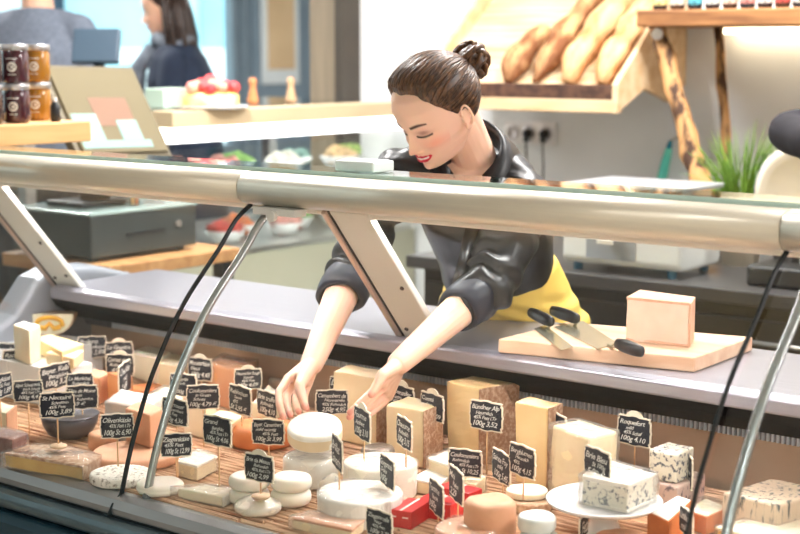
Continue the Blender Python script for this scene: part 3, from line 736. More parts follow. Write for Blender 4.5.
T('price tag with a rounded grip reading Le Gruyère', 119, 352, 33, 21, 119, 380, ZD+.02, 'Le Gruyère|Höhle|100g 3,19', -1, hump=1)
T('price tag with a rounded grip in front of the Gruyère one', 120, 365, 28, 22, 122, 405, ZD, 'Comté vieux|Rohmilch|45%', -1, hump=1)
T('narrow price tag turned sideways in front of the orange wedge', 125, 378, 12, 32, 126, 412, ZD, 'Cheddar|mild|2,49', 1)
T('price tag reading Olivenkäse ending in 6,90 by the glass seam', 117, 426, 37, 25, 118, 464, ZD+.032, 'Olivenkäsle|45% Fett i.Tr|100g St 6,90', 1)
T('price tag reading Tegernseer Camembert', 175, 412, 25, 27, 176, 480, ZD, 'Tegernseer|Camembert|45% Fett|100g 4,36', -1)
T('price tag showing 12,99 just below the Tegernseer one', 176, 445, 32, 24, 174, 482, ZD, 'Ziegenkäse|45% Fett|100g St 12,99', -1)
T('price tag reading Comté Bergkäse with 4,06', 217, 431, 28, 30, 219, 487, ZD+.02, 'Grand|Bergkäs|45% Fett i.Tr|100g St 4,06', -1)
T('widest price tag reading Gratin and 4,79', 203, 397, 36, 25, 204, 446, ZD, 'Coulommiers|in Gratin|Schnitt|100g 4,79 €', 1)
T('price tag reading Vacherin behind the silver arm', 183, 385, 27, 23, 183, 425, ZD, 'Vacherin|Vorarlb.|45%|100g', -1)
T('price tag with a rounded grip showing 4,48', 200, 369, 24, 23, 200, 404, ZD, 'Munsterkäse|Elsass|100g 4,48', -1, hump=1)
T('price tag with a rounded grip standing before the orange block', 248, 379, 32, 21, 248, 420, ZD+.02, 'Hausmacher Rouge|Schnitt|45% Fett|100g 4,09', -1, hump=1)
T('price tag reading Reblochon just left of the hand', 240, 400, 22, 29, 241, 446, ZD, 'Reblochon|Savoie|45%|St 2,95 €', -1)
T('price tag right beside the fingers of the hand', 267, 404, 20, 26, 268, 446, ZD, 'Brie truffe|Rohmilch|100g 4,10', -1)
T('price tag reading Bayerischer Camembert with 3,99', 268, 432, 33, 26, 268, 470, ZD, 'Bayer. Camembert|mild würzig|45% Fett|100g St 3,99', -1)
T('price tag on a round wooden foot with a rounded grip at the front', 259, 468, 29, 28, 262, 499, ZD+.034, 'Brie de Meaux|Rohmilch|45% Fett i.Tr|100g 2,99', -1, hump=1, foot=1)
T('price tag reading Camembert de Normandie behind the held wheel', 332, 402, 38, 25, 334, 446, ZD, 'Camembert de|Normandie|45% Rohmilch|250g 4,95', -1)
T('price tag reading Doubs behind the Normandie one', 341, 387, 23, 20, 341, 428, ZD, 'Doubs|Comté', -1)
T('turned price tag with a rounded grip in front of her pointing fingers', 362, 424, 16, 32, 364, 462, ZD+.068, 'Fourme|Ambert|100g 3,10', -1, hump=1)
T('narrow turned price tag standing in the streaked wheel', 337, 453, 10, 33, 338, 490, ZD+.052, 'Brillat|Savarin', -1)
T('price tag with a rounded grip showing 4,99 right of her hand', 401, 400, 26, 30, 402, 448, ZD, 'Appenzeller|extra|45% Fett|100g 4,99', -1, hump=1)
T('turned price tag in front of the short brown rinded wedge', 404, 433, 15, 31, 405, 468, ZD+.068, 'Chaource|Rohmilch|100g 3,15', -1)
T('turned price tag before the left end of the red cartons', 387, 472, 14, 31, 388, 516, ZD, 'Gorgonzola|Dolce|100g', -1)
T('low price tag at the bottom edge below the streaked wheel', 379, 524, 26, 28, 379, 552, ZD, 'Ziegenrolle|natur|45% Fett|100g 2,79', -1)
T('price tag with a rounded grip reading Comté and 3,09', 432, 407, 23, 28, 434, 462, ZD, 'Comté|doux|45% Fett|100g 3,09', -1, hump=1)
T('price tag showing 3,52 in front of the tallest wedge', 486, 416, 33, 30, 486, 474, ZD, 'Bündner Alp|Heumilch|45% Fett i.Tr|100g 3,52', -1)
T('price tag reading Coulommiers with 10,25', 465, 463, 34, 28, 474, 496, ZD, 'Coulommiers|Rohmilch|45% Fett i.Tr|100g St 10,25', -1)
T('angled price tag left of the one leaning on the narrow wedge', 501, 467, 18, 32, 502, 502, ZD, 'Sainte Foy|mild|100g 5,45', -1)
T('price tag with faint writing in front of the narrow wedge', 522, 461, 26, 32, 525, 498, ZD+.03, 'Bergblumen|Heumilch|45%|100g 4,15', -1)
T('price tag showing 5,99 before the plain block', 555, 428, 22, 31, 556, 486, ZD, 'Brebis|Brin|45% Fett|100g 5,99', -1)
T('rear price tag just above the one on the cake stand', 599, 442, 23, 22, 600, 490, ZD, 'Stilton|Blauschimmel', -1)
T('price tag on a round wooden foot standing on the cake stand', 597, 465, 26, 33, 600, 501, ZD+.0695, 'Brie Bleu|St 100g|5,99 €', -1, foot=1)
T('price tag with a rounded grip reading Roquefort', 634, 431, 33, 30, 637, 466, ZD+.06, 'Roquefort|mild|45% Schaf|100g 4,10', -1, hump=1)
T('turned price tag against the stacked blue cheeses', 686, 469, 12, 34, 687, 506, ZD, 'Bleu|d Auvergne|100g 2,69', -1)
T('thin price tag seen edge on beside the right seal', 713, 439, 7, 22, 713, 476, ZD, 'Bleu', -1)
T('narrow turned price tag above the small red cartons', 456, 485, 14, 34, 458, 524, ZD, 'Mini|Rahm|2,29', -1)
T('turned price tag leaning in front of the red cartons', 436, 498, 14, 34, 437, 530, ZD, 'Tomme|Savoie|100g', -1)
T('low turned price tag by the egg-yellow wedge', 686, 522, 13, 27, 686, 552, ZD, 'Limburg|mild', -1)
T('price tag seen nearly from behind below the cake stand', 584, 526, 8, 22, 585, 548, ZD, 'Feta', 1)
# ================================================================== on the worktop
M_cut = mat('beech_cutting_board', (236, 204, 176), .45, c2=(218, 174, 142), scale=1, stretch=(3, 30, 30), bump=.1, bscale=1)
zb = .942; zt = .972
pl = [P(a, b, z=zt) for a, b in ((498, 339), (695, 358), (753, 337), (566, 322))]; c = sum(pl, V())/4
t = thing('cutting_board', 'large light wooden cutting board on the stainless worktop', 'cutting board', (c.x, c.y, zb+.0005))
bm = NB(); prism(bm, [(p.x-c.x, p.y-c.y) for p in pl], 0, zt-zb); obj('board', bm, M_cut, t, bev=.003)
bm = NB(); k = P(541, 347, z=.958)-V((c.x, c.y, zb)); lathe(bm, [(.001, 0), (.010, 0), (.012, .0008), (.001, .0012)], 20, M=Matrix.Rotation(pi/2, 3, 'X'), c=(k.x, k.y, k.z)); obj('knot', bm, mat('wood_knot', (170, 104, 74), .6, c2=(196, 134, 96), scale=160), t)
K_pale = mat('paste_pale_peach', (240, 216, 198), .5, c2=(236, 208, 188), scale=30, sss=.15)
R_rose = mat('rind_rose', (232, 188, 160), .6, c2=(220, 170, 140), scale=50, bump=.2)
block('hard_cheese', 'pale cheese wedge with thin orange rind on the cutting board', [(627, 297), (689, 303), (693, 297), (640, 290)], .092, K_pale, zb=zt+.0005, rind=R_rose, edges=(1, 2), top=R_rose, foot=R_rose, bev=.002, rt=.005)
M_blade = mat('knife_steel', (214, 208, 184), .22, .85, c2=(200, 194, 172), scale=3)
M_hand = mat('black_handle', (24, 24, 28), .35, c2=(30, 30, 34), scale=40)
def knife(label, quad, handles):
    c_ = P(*quad[0], z=zt+.002); t = thing('cheese_knife', label, 'knife', (c_.x, c_.y, zt+.0008))
    q = [P(a, b, z=zt+.002)-c_ for a, b in quad]; bm = NB(); prism(bm, [(p.x, p.y) for p in q], 0, .0018); obj('blade', bm, M_blade, t)
    for (a, b, neck) in handles:
        p0 = P(*a, z=zt+.020)-V((c_.x, c_.y, zt)); p1 = P(*b, z=zt+.020)-V((c_.x, c_.y, zt)); d = (p1-p0)
        bm = NB(); tube(bm, [p0-d*.04, p0, p0+d*.3, p0+d*.75, p1, p1+d*.05], [.004, .0095, .0115, .0115, .0095, .005], 14, flat=1.2); obj('handle', bm, M_hand, t, smooth=True)
        nk = P(*neck, z=zt+.0015)-V((c_.x, c_.y, zt)); bm = NB(); tube(bm, [p1, (p1+nk)/2+V((0, 0, -.006)), nk], [.0045, .004, .003], 8); obj('neck', bm, M_blade, t, smooth=True)
knife('single-handled cheese knife with a broad blade at the board edge', [(534, 329), (545, 325), (573, 347), (561, 350)], [((531, 313), (551, 322), (546, 329))])
knife('double-handled cheese knife lying across the board', [(554, 327), (583, 321), (617, 343), (598, 349)], [((553, 311), (577, 319), (574, 326)), ((641, 352), (618, 344), (608, 345))])
# small white box on the rail
c = P(313, 176, z=1.331); t = thing('white_box', 'small white plastic box sitting on top of the counter rail', 'box', (c.x, 2.375, 1.3305))
bm = NB(); box(bm, (0, 0, .012), (.105, .07, .022)); obj('shell', bm, mat('white_plastic', (236, 242, 242), .35, c2=(228, 236, 236), scale=4), t, bev=.004, seg=3)
bm = NB(); box(bm, (0, 0, .0235), (.09, .055, .002)); obj('lid', bm, mat('white_plastic', (0, 0, 0)), t, bev=.001)

# ================================================================== back counter and wall behind her
M_bdark = mat('dark_brown_front', (34, 29, 26), .4, c2=(26, 22, 20), scale=1, stretch=(1.5, 1.5, 14), coat=.3)
M_btop = mat('dark_grey_top', (72, 70, 70), .3, c2=(62, 60, 60), scale=6)
t = thing('back_counter', 'long dark counter with grey top along the back wall', 'counter', (-.2, 4.33, 0))
bm = NB(); box(bm, (0, .01, .44), (5.4, 1.08, .88)); obj('body', bm, M_bdark, t)
bm = NB(); box(bm, (0, 0, .90), (5.5, 1.13, .04)); obj('top', bm, M_btop, t, bev=.004)
for k in range(6):
    bm = NB(); box(bm, (-2.25+k*.9, -.54, .45), (.87, .02, .78)); dd = obj('door', bm, M_bdark, t, bev=.004)
    bm = NB(); cyl(bm, (-2.25+k*.9-.2, -.565, .78), (-2.25+k*.9+.2, -.565, .78), .006, 8); obj('handle', bm, M_steel, dd, smooth=True)
ZB = .9205
# label printing scale
M_dev = mat('device_white', (232, 234, 232), .4, c2=(224, 227, 226), scale=3)
a = P(562, 262, z=ZB+.02); b = P(676, 275, z=ZB+.02); L_ = b.x-a.x
t = thing('shop_scale', 'white shop scale with a paper slip on the back counter', 'scale', ((a.x+b.x)/2, a.y+.13, ZB))
bm = NB(); extr(bm, rrect(-.13, .022, .13, .2, .025), -L_/2, L_/2); obj('body', bm, M_dev, t, bev=.01, seg=3)
bm = NB(); box(bm, (-.03, -.1305, .085), (L_*.42, .004, .085)); obj('recess', bm, mat('recess_grey', (150, 156, 164), .5), t)
bm = NB(); pr = [(-.135, .135), (-.158, .13), (-.172, .105), (-.170, .092), (-.1685, .092), (-.170, .105), (-.156, .128), (-.135, .133)]; extr(bm, pr, -.055, .0); obj('paper_slip', bm, mat('paper_white', (246, 244, 236), .7), t)
for sx in (-.4, .4):
    for sy in (-.1, .1): bm = NB(); cyl(bm, (L_*sx, sy, 0), (L_*sx, sy, .024), .014, 14); obj('foot', bm, mat('blue_foot', (60, 110, 140), .5), t)
bm = NB(); cyl(bm, (0, 0, .2), (0, 0, .25), .03, 16); obj('stem', bm, M_steel, t)
bm = NB(); box(bm, (0, 0, .258), (L_*.98, .3, .014)); obj('platter', bm, mat('platter_grey', (204, 208, 212), .3, .5, c2=(196, 200, 204), scale=3), t, bev=.004)
# wall sockets with plugs
t = thing('wall_socket', 'white wall socket strip with two black plugs above the back counter', 'socket', P(531, 133, y=4.9)-V((0, .001, 0)))
bm = NB(); box(bm, (0, -.006, 0), (.235, .012, .09)); obj('plate', bm, mat('socket_white', (240, 238, 240), .35), t, bev=.003)
for k, pl_ in ((-.078, 0), (0, 1), (.078, 1)):
    bm = NB(); lathe(bm, [(.026, 0), (.030, .002), (.030, .004), (.022, .0045), (.02, .001), (.001, .001)], 24, M=Matrix.Rotation(pi/2, 3, 'X'), c=(k, -.012, 0)); obj('outlet', bm, mat('socket_grey', (206, 202, 206), .4), t, smooth=True)
    if pl_:
        bm = NB(); lathe(bm, [(.017, 0), (.018, .012), (.012, .03), (.006, .036)], 16, M=Matrix.Rotation(pi/2, 3, 'X'), c=(k, -.014, 0)); box(bm, (k, -.035, -.018), (.018, .016, .03)); q = obj('plug', bm, M_dark, t, smooth=False, bev=.003)
        bm = NB(); tube(bm, [(k, -.036, -.03), (k+.002, -.03, -.12), (k-.006, -.02, -.25), (k+.01, -.02, -.40)], .0035, 8); obj('cable', bm, M_dark, q, smooth=True)
# tilted bread shelf
A0 = P(613, 98, y=4.42); A1 = P(437, 93, y=4.42); xr, xl = A0.x, A1.x-.06; zf = (A0.z+A1.z)/2-.005
t = thing('bread_shelf', 'sloping light wooden bread shelf fixed to the white wall', 'shelf', ((xl+xr)/2, 4.9, zf))
W_ = (xr-xl); H_ = 1.80-zf
sl = V((0, .46, H_-.02)); ln = sl.length; ang = atan2(sl.z, sl.y)
M = Matrix.Rotation(ang, 3, 'X')
def onsl(u, h): return V((0, -.47, .02))+M @ V((0, u, h))
for k in range(5):
    bm = NB(); w5 = ln/5; cc = onsl(w5*(k+.5), -.01); box(bm, cc, (W_, w5-.003, .02), M); obj('board', bm, M_woodlt, t, bev=.002)
bm = NB(); box(bm, (0, -.478, .022), (W_+.02, .02, .05)); obj('dark_lip', bm, mat('burnt_bark_lip', (62, 40, 32), .7, c2=(96, 66, 50), scale=30, bump=.4), t, bev=.003)
bm = NB(); box(bm, (0, -.47, -.026), (W_+.04, .035, .045)); obj('front_rail', bm, M_woodlt, t, bev=.003)
for s in (-1, 1):
    bm = NB(); x_ = s*(W_/2+.012); extr(bm, [(-.49, -.05), (-.49, .05), (-.03, H_+.06), (-.002, H_+.06), (-.002, .04), (-.12, -.02), (-.30, .03)], x_-.011, x_+.011); obj('side_panel', bm, M_woodlt, t, bev=.003)
SHX = (xl+xr)/2
M_br1 = mat('crust_dark', (122, 74, 40), .75, c2=(208, 162, 112), scale=11, bump=1, bscale=45, lo=.42, hi=.62, detail=8, stretch=(1.6, .6, .6))
M_br2 = mat('crust_golden', (172, 112, 60), .75, c2=(226, 186, 136), scale=10, bump=1, bscale=45, lo=.36, hi=.58, detail=8, stretch=(1.6, .6, .6))
def loaf(label, px, L, wd, m, sk=0, u0=.02):
    x0 = P(px, 92, y=4.45).x-SHX
    t_ = thing('bread_loaf', label, 'bread loaf', (SHX+x0, 4.43, zf+.03), group='long crusty loaves on the sloping shelf')
    bm = NB(); rg = []; n = 14
    for i in range(n+1):
        f = i/n; r = wd/2*max(.12, (1-abs(2*f-1)**3.2))**.5; cc = M @ V((sk*f, u0+L*f, r*.72+.002)); rg.append((cc, V((r, 0, 0)), M @ V((0, 0, r*.72))))
    loft(bm, rg, 24); o = obj('crust', bm, m, t_, smooth=True); displace(o, px, .022, 13)
    return t_
loaf('short brown loaf at the left end of the loaves', 510, .30, .095, M_br1)
loaf('long dark brown loaf second from the left on the bread shelf', 536, .60, .095, M_br1, sk=.02)
loaf('long golden loaf with floury crust on the bread shelf', 570, .56, .115, M_br2, sk=.01)
loaf('broad golden loaf at the right end of the bread shelf', 603, .52, .10, M_br2, sk=-.01)
# high shelf carried by rough branches, lamp strip beneath
M_rough = mat('rough_sawn_oak', (184, 132, 82), .6, c2=(120, 78, 46), scale=1, stretch=(3, 26, 26), bump=.4, bscale=1)
zs0 = P(720, 26, y=4.50).z; xs0 = P(636, 20, y=4.50).x
t = thing('high_shelf', 'rough wooden shelf high on the right held by two branch posts', 'shelf', (xs0, 4.9, zs0))
bm = NB(); L2 = 2.6
box(bm, (L2/2, -.20, .028), (L2, .40, .056)); obj('plank', bm, M_rough, t, bev=.006)
M_bark = mat('bare_branch', (188, 142, 92), .75, c2=(66, 42, 26), scale=30, stretch=(1, 1, .3), bump=1, bscale=40, lo=.47, hi=.60)
def branch(p0, p1, r0, r1, seed, n=14):
    rnd = random.Random(seed); pts = []; rad = []
    for i in range(n+1):
        f = i/n; p = p0.lerp(p1, f)+V((rnd.uniform(-1, 1), rnd.uniform(-1, 1), 0))*.0045; pts.append(p-V((xs0, 4.9, zs0))); rad.append((r0+(r1-r0)*f)*(1+rnd.uniform(-.12, .12)))
    bm = NB(); tube(bm, pts, rad, 16); o = obj('branch_post', bm, M_bark, t, smooth=True); displace(o, seed, .014, 26); return o
b0 = P(657, 32, y=4.60); b1 = P(703, 195, y=4.45); d_ = (b1-b0)/(b0.z-b1.z); b2 = b0+d_*(b0.z-ZB)
branch(b0+V((0, 0, .02)), b2, .028, .037, 4)
b0 = P(718, 30, y=4.75); b1 = P(728, 165, y=4.75); d_ = (b1-b0)/(b0.z-b1.z); b2 = b0+d_*(b0.z-ZB)
branch(b0+V((0, 0, .02)), b2, .017, .019, 9)
bm = NB(); cyl(bm, P(657, 34, y=4.555)-V((xs0, 4.9, zs0)), P(657, 34, y=4.54)-V((xs0, 4.9, zs0)), .02, 16); obj('bolt', bm, M_steel, t)
xl0 = P(727, 30, y=4.86).x-xs0
bm = NB(); box(bm, ((xl0+L2)/2, -.05, -.012), (L2-xl0, .03, .018)); obj('light_strip', bm, mat('warm_led', (255, 244, 214), .4, emit=(255, 236, 196), es=8), t)
# jars on the high shelf
LABC = [(240, 226, 150), (250, 240, 220), (90, 180, 200), (226, 232, 226), (240, 210, 190), (226, 150, 140), (240, 238, 230), (214, 90, 80), (220, 220, 214), (236, 200, 120)]
g = 'glass jars along the high shelf'
jd = ['with a yellow-blue label nearest the left end', 'with a cream label, second from the left end', 'with a blue label, third from the left end', 'with a pale green label, fourth in the row', 'with a beige label, fifth in the row', 'with a salmon label, sixth in the row', 'with an ivory label, seventh in the row', 'with a red label, eighth in the row', 'with a grey label, ninth in the row']
for i in range(9):
    p = P(660+17.5*i, 8, y=4.56); t = thing('glass_jar', 'dark glass jar '+jd[i]+' on the high shelf', 'jar', (p.x, 4.56, zs0+.0565), rz=.3, group=g)
    bm = NB(); lathe(bm, [(.018, 0), (.024, .003), (.0255, .01), (.0255, .075), (.021, .085), (.020, .092)], 24); obj('glass', bm, mat('dark_jar_%d' % (i % 3), [(40, 30, 34), (60, 40, 30), (34, 38, 46)][i % 3], .12, c2=[(50, 36, 40), (70, 46, 36), (40, 46, 54)][i % 3], scale=8, coat=.6), t, smooth=True)
    bm = NB(); lathe(bm, [(.0258, .016), (.0260, .017), (.0260, .066), (.0258, .067)], 24); obj('paper_label', bm, mat('jar_paper_%d' % i, LABC[i], .6, c2=tuple(int(v*.55) for v in LABC[i]), scale=70, lo=.45, hi=.6), t, smooth=True)
    bm = NB(); cyl(bm, (0, 0, .090), (0, 0, .104), .0225, 24); obj('lid', bm, mat('tin_lid', (196, 196, 198), .3, .8), t)
# plant
p = P(742, 205, y=4.25); t = thing('chives_pot', 'potted green chives on the back counter right of the branch post', 'plant', (p.x, 4.25, ZB))
bm = NB(); lathe(bm, [(.001, 0), (.055, 0), (.075, .12), (.08, .125), (.08, .14), (.072, .14), (.068, .12), (.001, .12)], 28); obj('pot', bm, mat('cream_pot', (226, 218, 200), .5, c2=(216, 206, 188), scale=5), t, smooth=True)
bm = NB(); rr = random.Random(5)
for i in range(170):
    a = rr.uniform(0, 2*pi); r = rr.uniform(0, .05); h = rr.uniform(.16, .34); lean = rr.uniform(.02, .13); a2 = a+rr.uniform(-.8, .8); droop = rr.uniform(0, .08)
    pts = []; 
    for k in range(6):
        f = k/5; pts.append((r*cos(a)+cos(a2)*lean*f**1.6*1.3, r*sin(a)+sin(a2)*lean*f**1.6*1.3, .12+h*f-droop*f**3))
    tube(bm, pts, [.0026, .0028, .0026, .0022, .0016, .0005], 4)
o = obj('leaves', bm, mat('chive_green', (66, 104, 26), .5, c2=(118, 150, 52), scale=14), t, smooth=True)
# turquoise brush on the wall
p0 = P(661, 182, y=4.84); p1 = P(669, 148, y=4.84); t = thing('dish_brush', 'turquoise handle of a brush hanging on the white wall', 'brush', p1+V((0, .0, 0)))
bm = NB(); d = p0-p1; tube(bm, [V(), d*.3, d*.8, d*1.25], [.016, .021, .024, .020], 14, flat=.7); obj('handle', bm, mat('turquoise_plastic', (120, 226, 208), .4, c2=(82, 196, 180), scale=5), t, smooth=True)
bm = NB(); tube(bm, [-d*.22, -d*.1, V()], [.009, .014, .014], 14, flat=.7); obj('cap', bm, mat('petrol_plastic', (24, 124, 150), .4), t, smooth=True)
bm = NB(); tube(bm, [-d*.2, -d*.28+V((0, .03, 0)), -d*.28+V((0, .064, 0))], .004, 8); obj('hook', bm, M_steel, t, smooth=True)
# slicer at the right edge
p = P(806, 196, y=3.98); t = thing('slicing_machine', 'cream enamel slicing machine cut by the right picture edge', 'slicer', (p.x, 3.98, ZB))
zc_ = p.z-ZB
bm = NB(); box(bm, (.05, .03, .03), (.34, .30, .06)); obj('base', bm, M_dark, t, bev=.012, seg=3)
mat('cream_enamel', (228, 218, 196), .25, c2=(222, 210, 188), scale=3, coat=.5)
bm = NB(); lathe(bm, [(.001, -.02), (.13, -.02), (.148, -.012), (.152, 0), (.148, .012), (.130, .018), (.11, .012), (.001, .010)], 48, M=Matrix.Rotation(radians(90), 3, 'X'), c=(0, 0, zc_)); obj('blade_guard', bm, mat('cream_enamel', (0, 0, 0)), t, smooth=True)
bm = NB(); lathe(bm, [(.149, -.004), (.155, -.003), (.155, .003), (.149, .004)], 48, M=Matrix.Rotation(radians(90), 3, 'X'), c=(0, -.004, zc_)); obj('blade', bm, M_steel, t, smooth=True)
bm = NB(); box(bm, (0, .03, zc_/2), (.08, .06, zc_)); obj('column', bm, M_dark, t, bev=.01)

a = P(712, 262, y=4.15); a = P(742, 205, y=4.25); t = thing('added_dark_box', 'long black box added to darken the back counter behind the slicer', 'box', (a.x+.12+.42, 4.35, ZB))  # black box added to make this end of the back counter dark
bm = NB(); box(bm, (0, 0, .11), (.84, .26, .22)); obj('box', bm, mat('black_lacquer', (34, 28, 24), .3, c2=(52, 42, 34), scale=3, coat=.3), t, bev=.006)
bm = NB(); box(bm, (0, 0, .228), (.86, .28, .014)); obj('lid', bm, mat('black_lacquer', (0, 0, 0)), t, bev=.003)
# ================================================================== till corner at the left
t = thing('till_table', 'small table with a thick wooden top under the cash drawer', 'table', (-3.68, 3.20, 0))
bm = NB(); box(bm, (0, 0, .915), (.52, .56, .042)); obj('top', bm, M_wood, t, bev=.004)
for sx in (-.22, .22):
    for sy in (-.24, .24): bm = NB(); box(bm, (sx, sy, .447), (.05, .05, .894)); obj('leg', bm, M_dark, t, bev=.003)
M_reg = mat('charcoal_metal', (74, 80, 80), .4, .3, c2=(66, 72, 72), scale=10)
t = thing('cash_drawer', 'charcoal cash drawer with a slot on the wooden till table', 'cash drawer', (-3.70, 3.15, .9365))
bm = NB(); box(bm, (0, 0, .078), (.38, .44, .13)); obj('body', bm, M_reg, t, bev=.005)
bm = NB(); box(bm, (0, 0, .1475), (.39, .45, .009)); obj('lid', bm, mat('pale_lid', (170, 190, 186), .2, .2), t, bev=.002)
bm = NB(); box(bm, (.191, .0, .075), (.004, .16, .008)); obj('slot', bm, M_dark, t)
bm = NB(); cyl(bm, (.19, .14, .09), (.196, .14, .09), .012, 16); obj('lock', bm, M_steel, t)
for sx in (-.15, .15):
    for sy in (-.18, .18): bm = NB(); cyl(bm, (sx, sy, 0), (sx, sy, .014), .015, 12); obj('foot', bm, M_rub, t)
# monitor
BL = P(70, 158, x=-3.55); BR = P(165, 157, x=-3.55); TL = P(50, 66, x=-3.74); TR = P(143, 66, x=-3.74)
cm = (BL+BR+TL+TR)/4; ay = ((BR-BL)+(TR-TL))/2; az = ((TL-BL)+(TR-BR))/2
W2 = ay.length; H2 = az.length; ex = ay.normalized(); ez = (az-ex*az.dot(ex)).normalized(); ey = ez.cross(ex)
MM = Matrix((ex, ey, ez)).transposed()
t = thing('till_monitor', 'touch screen till monitor tilted back above the cash drawer', 'monitor', (-3.72, cm.y, 1.0885))
def TM(p): return cm+MM @ V(p)-V(t.location)
def mbox(name, c_, s_, m, par=None, bev=.003):
    bm = NB(); box(bm, TM(c_), s_, MM); return obj(name, bm, m, par or t, bev=bev)
M_bez = mat('beige_bezel', (112, 104, 86), .4, .2, c2=(104, 96, 80), scale=6)
sgn = 1 if ey.dot(V((1, 0, 0))) < 0 else -1     # which side faces the shop
mbox('case', (0, .022*sgn, 0), (W2, .036, H2), M_bez, bev=.008)
S = mbox('screen', (0, -.0005*sgn, .0), (W2*.90, .012, H2*.88), mat('screen_glow', (112, 104, 84), .10, emit=(214, 196, 150), es=.04), bev=0)
mbox('screen_tile', (-W2*.30, -.007*sgn, -H2*.22), (W2*.26, .003, H2*.36), mat('tile_cyan', (132, 158, 152), .2, emit=(176, 220, 208), es=.1), S, 0)
mbox('screen_tile', (W2*.12, -.007*sgn, -H2*.22), (W2*.22, .003, H2*.22), mat('tile_cyan', (0, 0, 0)), S, 0)
mbox('screen_tile', (W2*.02, -.0065*sgn, -H2*.02), (W2*.40, .002, H2*.30), mat('tile_rose', (124, 98, 84), .3, emit=(190, 150, 120), es=.15), S, 0)
mbox('screen_tile', (-W2*.05, -.0068*sgn, -H2*.36), (W2*.70, .0025, H2*.08), mat('tile_cyan', (0, 0, 0)), S, 0)
bm = NB(); box2(bm, (-.10, -.12, 0), (.08, .12, .018)); obj('base', bm, M_dark, t, bev=.006)
bm = NB(); tube(bm, [(0, 0, .01), (-.02, 0, .12), TM((0, .03*sgn, -.02))], [.05, .035, .03], 14); obj('stand', bm, M_dark, t, smooth=True)
# glass with pencils
t = thing('pencil_glass', 'glass holding orange and cream pencils on the cash drawer', 'pencil holder', (-3.58, 3.17, 1.0885))
bm = NB(); lathe(bm, [(.02, 0), (.028, 0), (.032, .09), (.030, .09), (.026, .004), (.02, .004)], 24); obj('tumbler', bm, M_glass, t, smooth=True)
for i, c_ in enumerate([(226, 120, 60), (230, 200, 160), (200, 90, 60), (236, 170, 90)]):
    bm = NB(); a = i*1.6; cyl(bm, (.008*cos(a), .008*sin(a), .005), (.024*cos(a), .024*sin(a), .15+.01*i), .004, 8); obj('pencil', bm, mat('pencil_%d' % i, c_, .4), t)
# jar shelf
M_oak = mat('light_oak', (222, 178, 122), .55, c2=(204, 156, 102), scale=1, stretch=(30, 3, 30), bump=.1, bscale=1)
pe = P(91, 121, x=-3.35); zj = pe.z
t = thing('jar_shelf', 'thick light wooden shelf board with stacked jars at the left edge', 'shelf', (-3.52, pe.y, 0))
bm = NB(); box2(bm, (-.17, -1.05, zj-.058), (.17, 0, zj)); obj('board', bm, M_oak, t, bev=.004)
for yy in (-.95,):
    for xx in (-.13, .13): bm = NB(); box2(bm, (xx-.02, yy-.02, 0), (xx+.02, yy+.02, zj-.058)); obj('leg', bm, M_oak, t)
def jar(label, x, y, z, dark):
    t_ = thing('preserve_jar', label, 'jar', (x, y, z), rz=radians(38), group='stacked preserve jars on the left shelf')
    nm = ('plum' if dark == 1 else 'mustard' if dark == 2 else 'brown'); cc = {1: (58, 26, 34), 2: (138, 92, 24), 3: (52, 36, 34)}[dark]
    bm = NB(); lathe(bm, [(.028, 0), (.035, .003), (.0375, .010), (.0375, .082), (.034, .090), (.033, .094)], 32); obj('glass', bm, mat('preserve_'+nm, cc, .12, c2=tuple(int(v*1.2) for v in cc), scale=6, coat=.7), t_, smooth=True)
    bm = NB(); lathe(bm, [(.036, .092), (.0375, .093), (.0378, .106), (.036, .1085), (.001, .1085)], 32); obj('lid', bm, mat('tin_lid', (196, 196, 198), .3, .8), t_, smooth=True)
    # round white emblem with a curled drop, wrapped on the glass towards the shop
    for (r0, r1, nm_, m_, e) in ((0, .0135, 'emblem', mat('emblem_white', (232, 228, 220), .6), .0004), (.004, .0075, 'drop_mark', mat('preserve_'+nm, cc), .0008)):
        bm = NB(); n = 20; R = .0375+e
        def sp(a, r):
            u = r*cos(a); w = r*sin(a); th = u/R-pi/2; return bm.verts.new((R*cos(th), R*sin(th), .046+w))
        if r0 == 0:
            cen = sp(0, 0); ring = [sp(2*pi*i/n, r1) for i in range(n)]
            for i in range(n): face(bm, (cen, ring[i], ring[(i+1) % n]))
        else:
            A_ = [sp(.9+4.6*i/n, r0*(1+.2*(i/n))) for i in range(n+1)]; B_ = [sp(.9+4.6*i/n, r1) for i in range(n+1)]
            for i in range(n): face(bm, (A_[i], A_[i+1], B_[i+1], B_[i]))
        obj(nm_, bm, m_, t_, smooth=True)
    for k, zz in enumerate((.068, .024)):
        bm = NB(); R = .0379; n = 8; hw = .016 if k == 0 else .011
        a = [bm.verts.new((R*cos(-pi/2+hw/R*(2*i/n-1)), R*sin(-pi/2+hw/R*(2*i/n-1)), zz)) for i in range(n+1)]; b = [bm.verts.new((v.co.x, v.co.y, zz+.0022)) for v in a]
        for i in range(n): face(bm, (a[i], a[i+1], b[i+1], b[i]))
        obj('label_line', bm, mat('emblem_white', (0, 0, 0)), t_)
    return t_
xj = -3.42
for i, (px, dk, nm) in enumerate(((-10, 3, 'brown preserve jar cut by the left edge'), (17, 1, 'plum-coloured preserve jar with a white emblem'), (36, 2, 'mustard-coloured preserve jar with a white emblem'))):
    xj = -3.50 if i == 2 else -3.42; yj = P(px, 119, x=xj).y+(.01 if i == 2 else 0)
    for lv in (0, 1): jar(('lower ' if lv == 0 else 'upper ')+nm, xj, yj, zj+.0005+lv*.109, dk)
pb = P(54, 116, x=-3.40); t = thing('small_bottle', 'small black bottle right of the preserve jars', 'bottle', (-3.40, pb.y+.005, zj+.0005))
